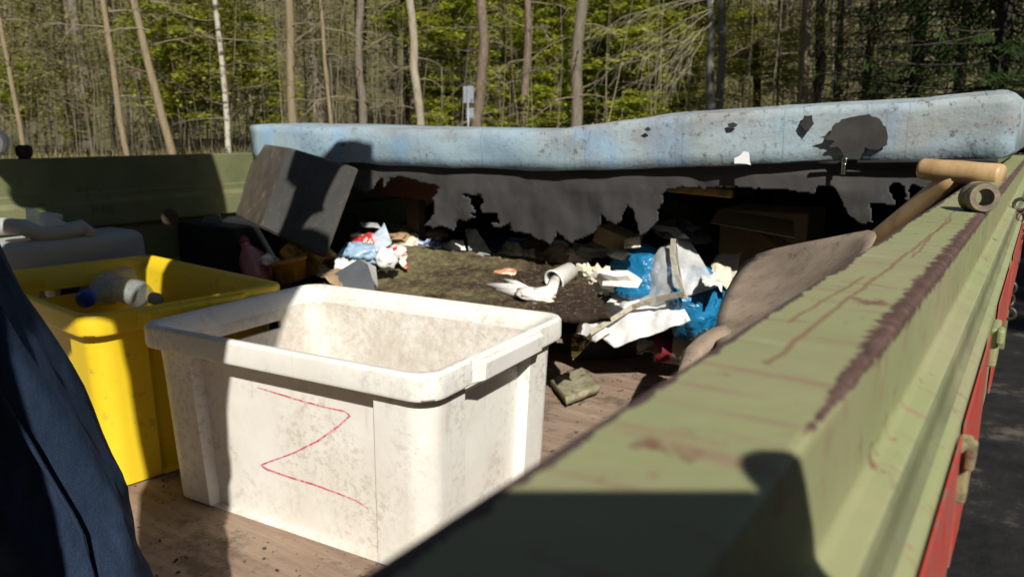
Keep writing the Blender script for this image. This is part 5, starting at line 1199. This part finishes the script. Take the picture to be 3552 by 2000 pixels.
# brushwood: bare twigs and saplings nobody could count
rb = random.Random(5); b = MB()
for k in range(750):
    vx = rb.uniform(-60, 2640) if k % 3 else rb.uniform(-60, 980); d = rb.uniform(22, 44); p = place(vx, d); h = rb.uniform(1.2, 7.5); a = rb.uniform(0, 6.28)
    l_ = rb.gauss(0, .09) - .04; q_ = p + V(math.cos(a) * h * l_, math.sin(a) * h * l_, h)
    mid_ = p.lerp(q_, .5) + V(rb.gauss(0, .1), rb.gauss(0, .1), 0); r0 = rb.uniform(.005, .017)
    b.tube([p, mid_, q_], [r0, r0 * .7, r0 * .25], 3, False)
    for _ in range(5):
        t = rb.uniform(.25, .95); s_ = p.lerp(q_, t); a2 = rb.uniform(0, 6.28); L_ = rb.uniform(.3, 1.3)
        b.tube([s_, s_ + V(math.cos(a2) * L_ * .5, math.sin(a2) * L_ * .5, L_ * rb.uniform(.0, .4)), s_ + V(math.cos(a2) * L_, math.sin(a2) * L_, L_ * rb.uniform(-.1, .6))], [r0 * .45, r0 * .3, r0 * .1], 3, False)
o = b.build('brushwood', TWIG, base=(0, 0, 0)); tagit(o, 'tangle of bare saplings and twigs through the wood', 'brushwood', kind='stuff')
# far wood: mass of trunks and leaves up the slope
b = MB(); b2 = MB(); rb = random.Random(9)
for k in range(420):
    vx = rb.uniform(-150, 2720); d = rb.uniform(52, 110); p = place(vx, d); r0 = rb.uniform(.07, .2); hh = rb.uniform(9, 16)
    b.tube([p, p + V(rb.gauss(0, .3), rb.gauss(0, .3), hh)], [r0, r0 * .6], 4, False)
o = b.build('far_wood', bark('bark_far', (.05, .042, .03), (.10, .085, .06), (.17, .14, .10)), base=(0, 0, 0)); tagit(o, 'mass of distant trunks up the wooded slope', 'wood', kind='stuff')
for k in range(6000):
    vx = rb.uniform(-150, 2720); d = rb.uniform(36, 90); p = place(vx, d) + V(0, 0, abs(rb.gauss(0, 5)))
    leaf_quads(b2, p, 14, .13, .7, rb, .4)
o = b2.build('far_foliage', LEAF2, base=(0, 0, 0)); tagit(o, 'olive haze of budding leaves far in the wood', 'foliage', kind='stuff')
# dry grass along the wood edge
b = MB(); rb = random.Random(11)
for k in range(9000):
    vx = rb.uniform(-80, 2650); d = rb.uniform(15.5, 30); p = place(vx, d); h = rb.uniform(.12, .5); a = rb.uniform(0, 6.28); w_ = rb.uniform(.008, .02)
    t_ = V(rb.gauss(0, .3) * h, rb.gauss(0, .3) * h, h); e = V(math.cos(a), math.sin(a), 0) * w_
    b.add([p - e, p + e, p + t_], [(0, 1, 2)])
GRASS = dirty('dry_grass', (.14, .13, .045), (.27, .22, .10), .8, None, rough=.9, bump=0)
o = b.build('grass', GRASS, base=(0, 0, 0)); tagit(o, 'dry grass and weeds along the wood edge', 'grass', kind='stuff')
# unseen wood added behind and beside the viewer to cut skylight
b = MB(); b2 = MB(); rb = random.Random(21)
sun_az = math.degrees(math.atan2(-SH.y, -SH.x))
for k in range(150):
    a = rb.uniform(-176, 34); r_ = rb.uniform(13, 24); p = V(math.cos(math.radians(a)) * r_, math.sin(math.radians(a)) * r_, GRD); hh = rb.uniform(15, 21) * r_ / 17
    da = abs((a - sun_az + 180) % 360 - 180)
    if da < 24: hh = r_ * rb.uniform(.25, .48)
    b.tube([p, p + V(rb.gauss(0, .3), rb.gauss(0, .3), hh)], [.2, .06], 5, False)
    for q_ in range(34 if da >= 24 else 14):
        leaf_quads(b2, p + V(rb.gauss(0, 1.2), rb.gauss(0, 1.2), hh * rb.uniform(.08, 1)), 8, .5, .8, rb, .6)
o = b.build('added_shade_wood', B_GREY, base=(0, 0, 0)); tagit(o, 'trunks of unseen wood added behind the trailer to cut skylight', 'wood', kind='stuff')
o = b2.build('added_shade_foliage', dirty('shade_leaves', (.05, .06, .015), (.09, .10, .025), 2, None, rough=.7, bump=0), base=(0, 0, 0)); tagit(o, 'leaves of unseen wood added behind the trailer to cut skylight', 'foliage', kind='stuff')
# road sign from behind
sp0 = place(1178, 20.5)
sg = thing('road_sign', sp0, 'grey back of a small road sign on a thin metal post', 'sign')
GALV = dirty('galvanised', (.20, .22, .26), (.27, .29, .33), 6, None, rough=.45, spec=.5, metal=.3)
ztop_ = at(1178, 219, 20.5).z
MB().tube([sp0 - V(0, 0, .2), V(sp0.x, sp0.y, ztop_)], .03, 10).build('post', GALV, sg, True)
Mz = Matrix((lr, V(-lr.y, lr.x, 0), V(0, 0, 1))).transposed()
MB().box(at(1178, 238, 20.45) + FWD * .08, (.27, .012, .42), Mz).build('plate', GALV, sg, bevel=.004)
MB().box(at(1182, 285, 20.45) + FWD * .08, (.2, .012, .26), Mz).build('plate', GALV, sg, bevel=.004)
for yy in (252, 298): MB().box(at(1187, yy, 20.4), (.05, .05, .06), Mz).build('clamp', CHROME, sg)
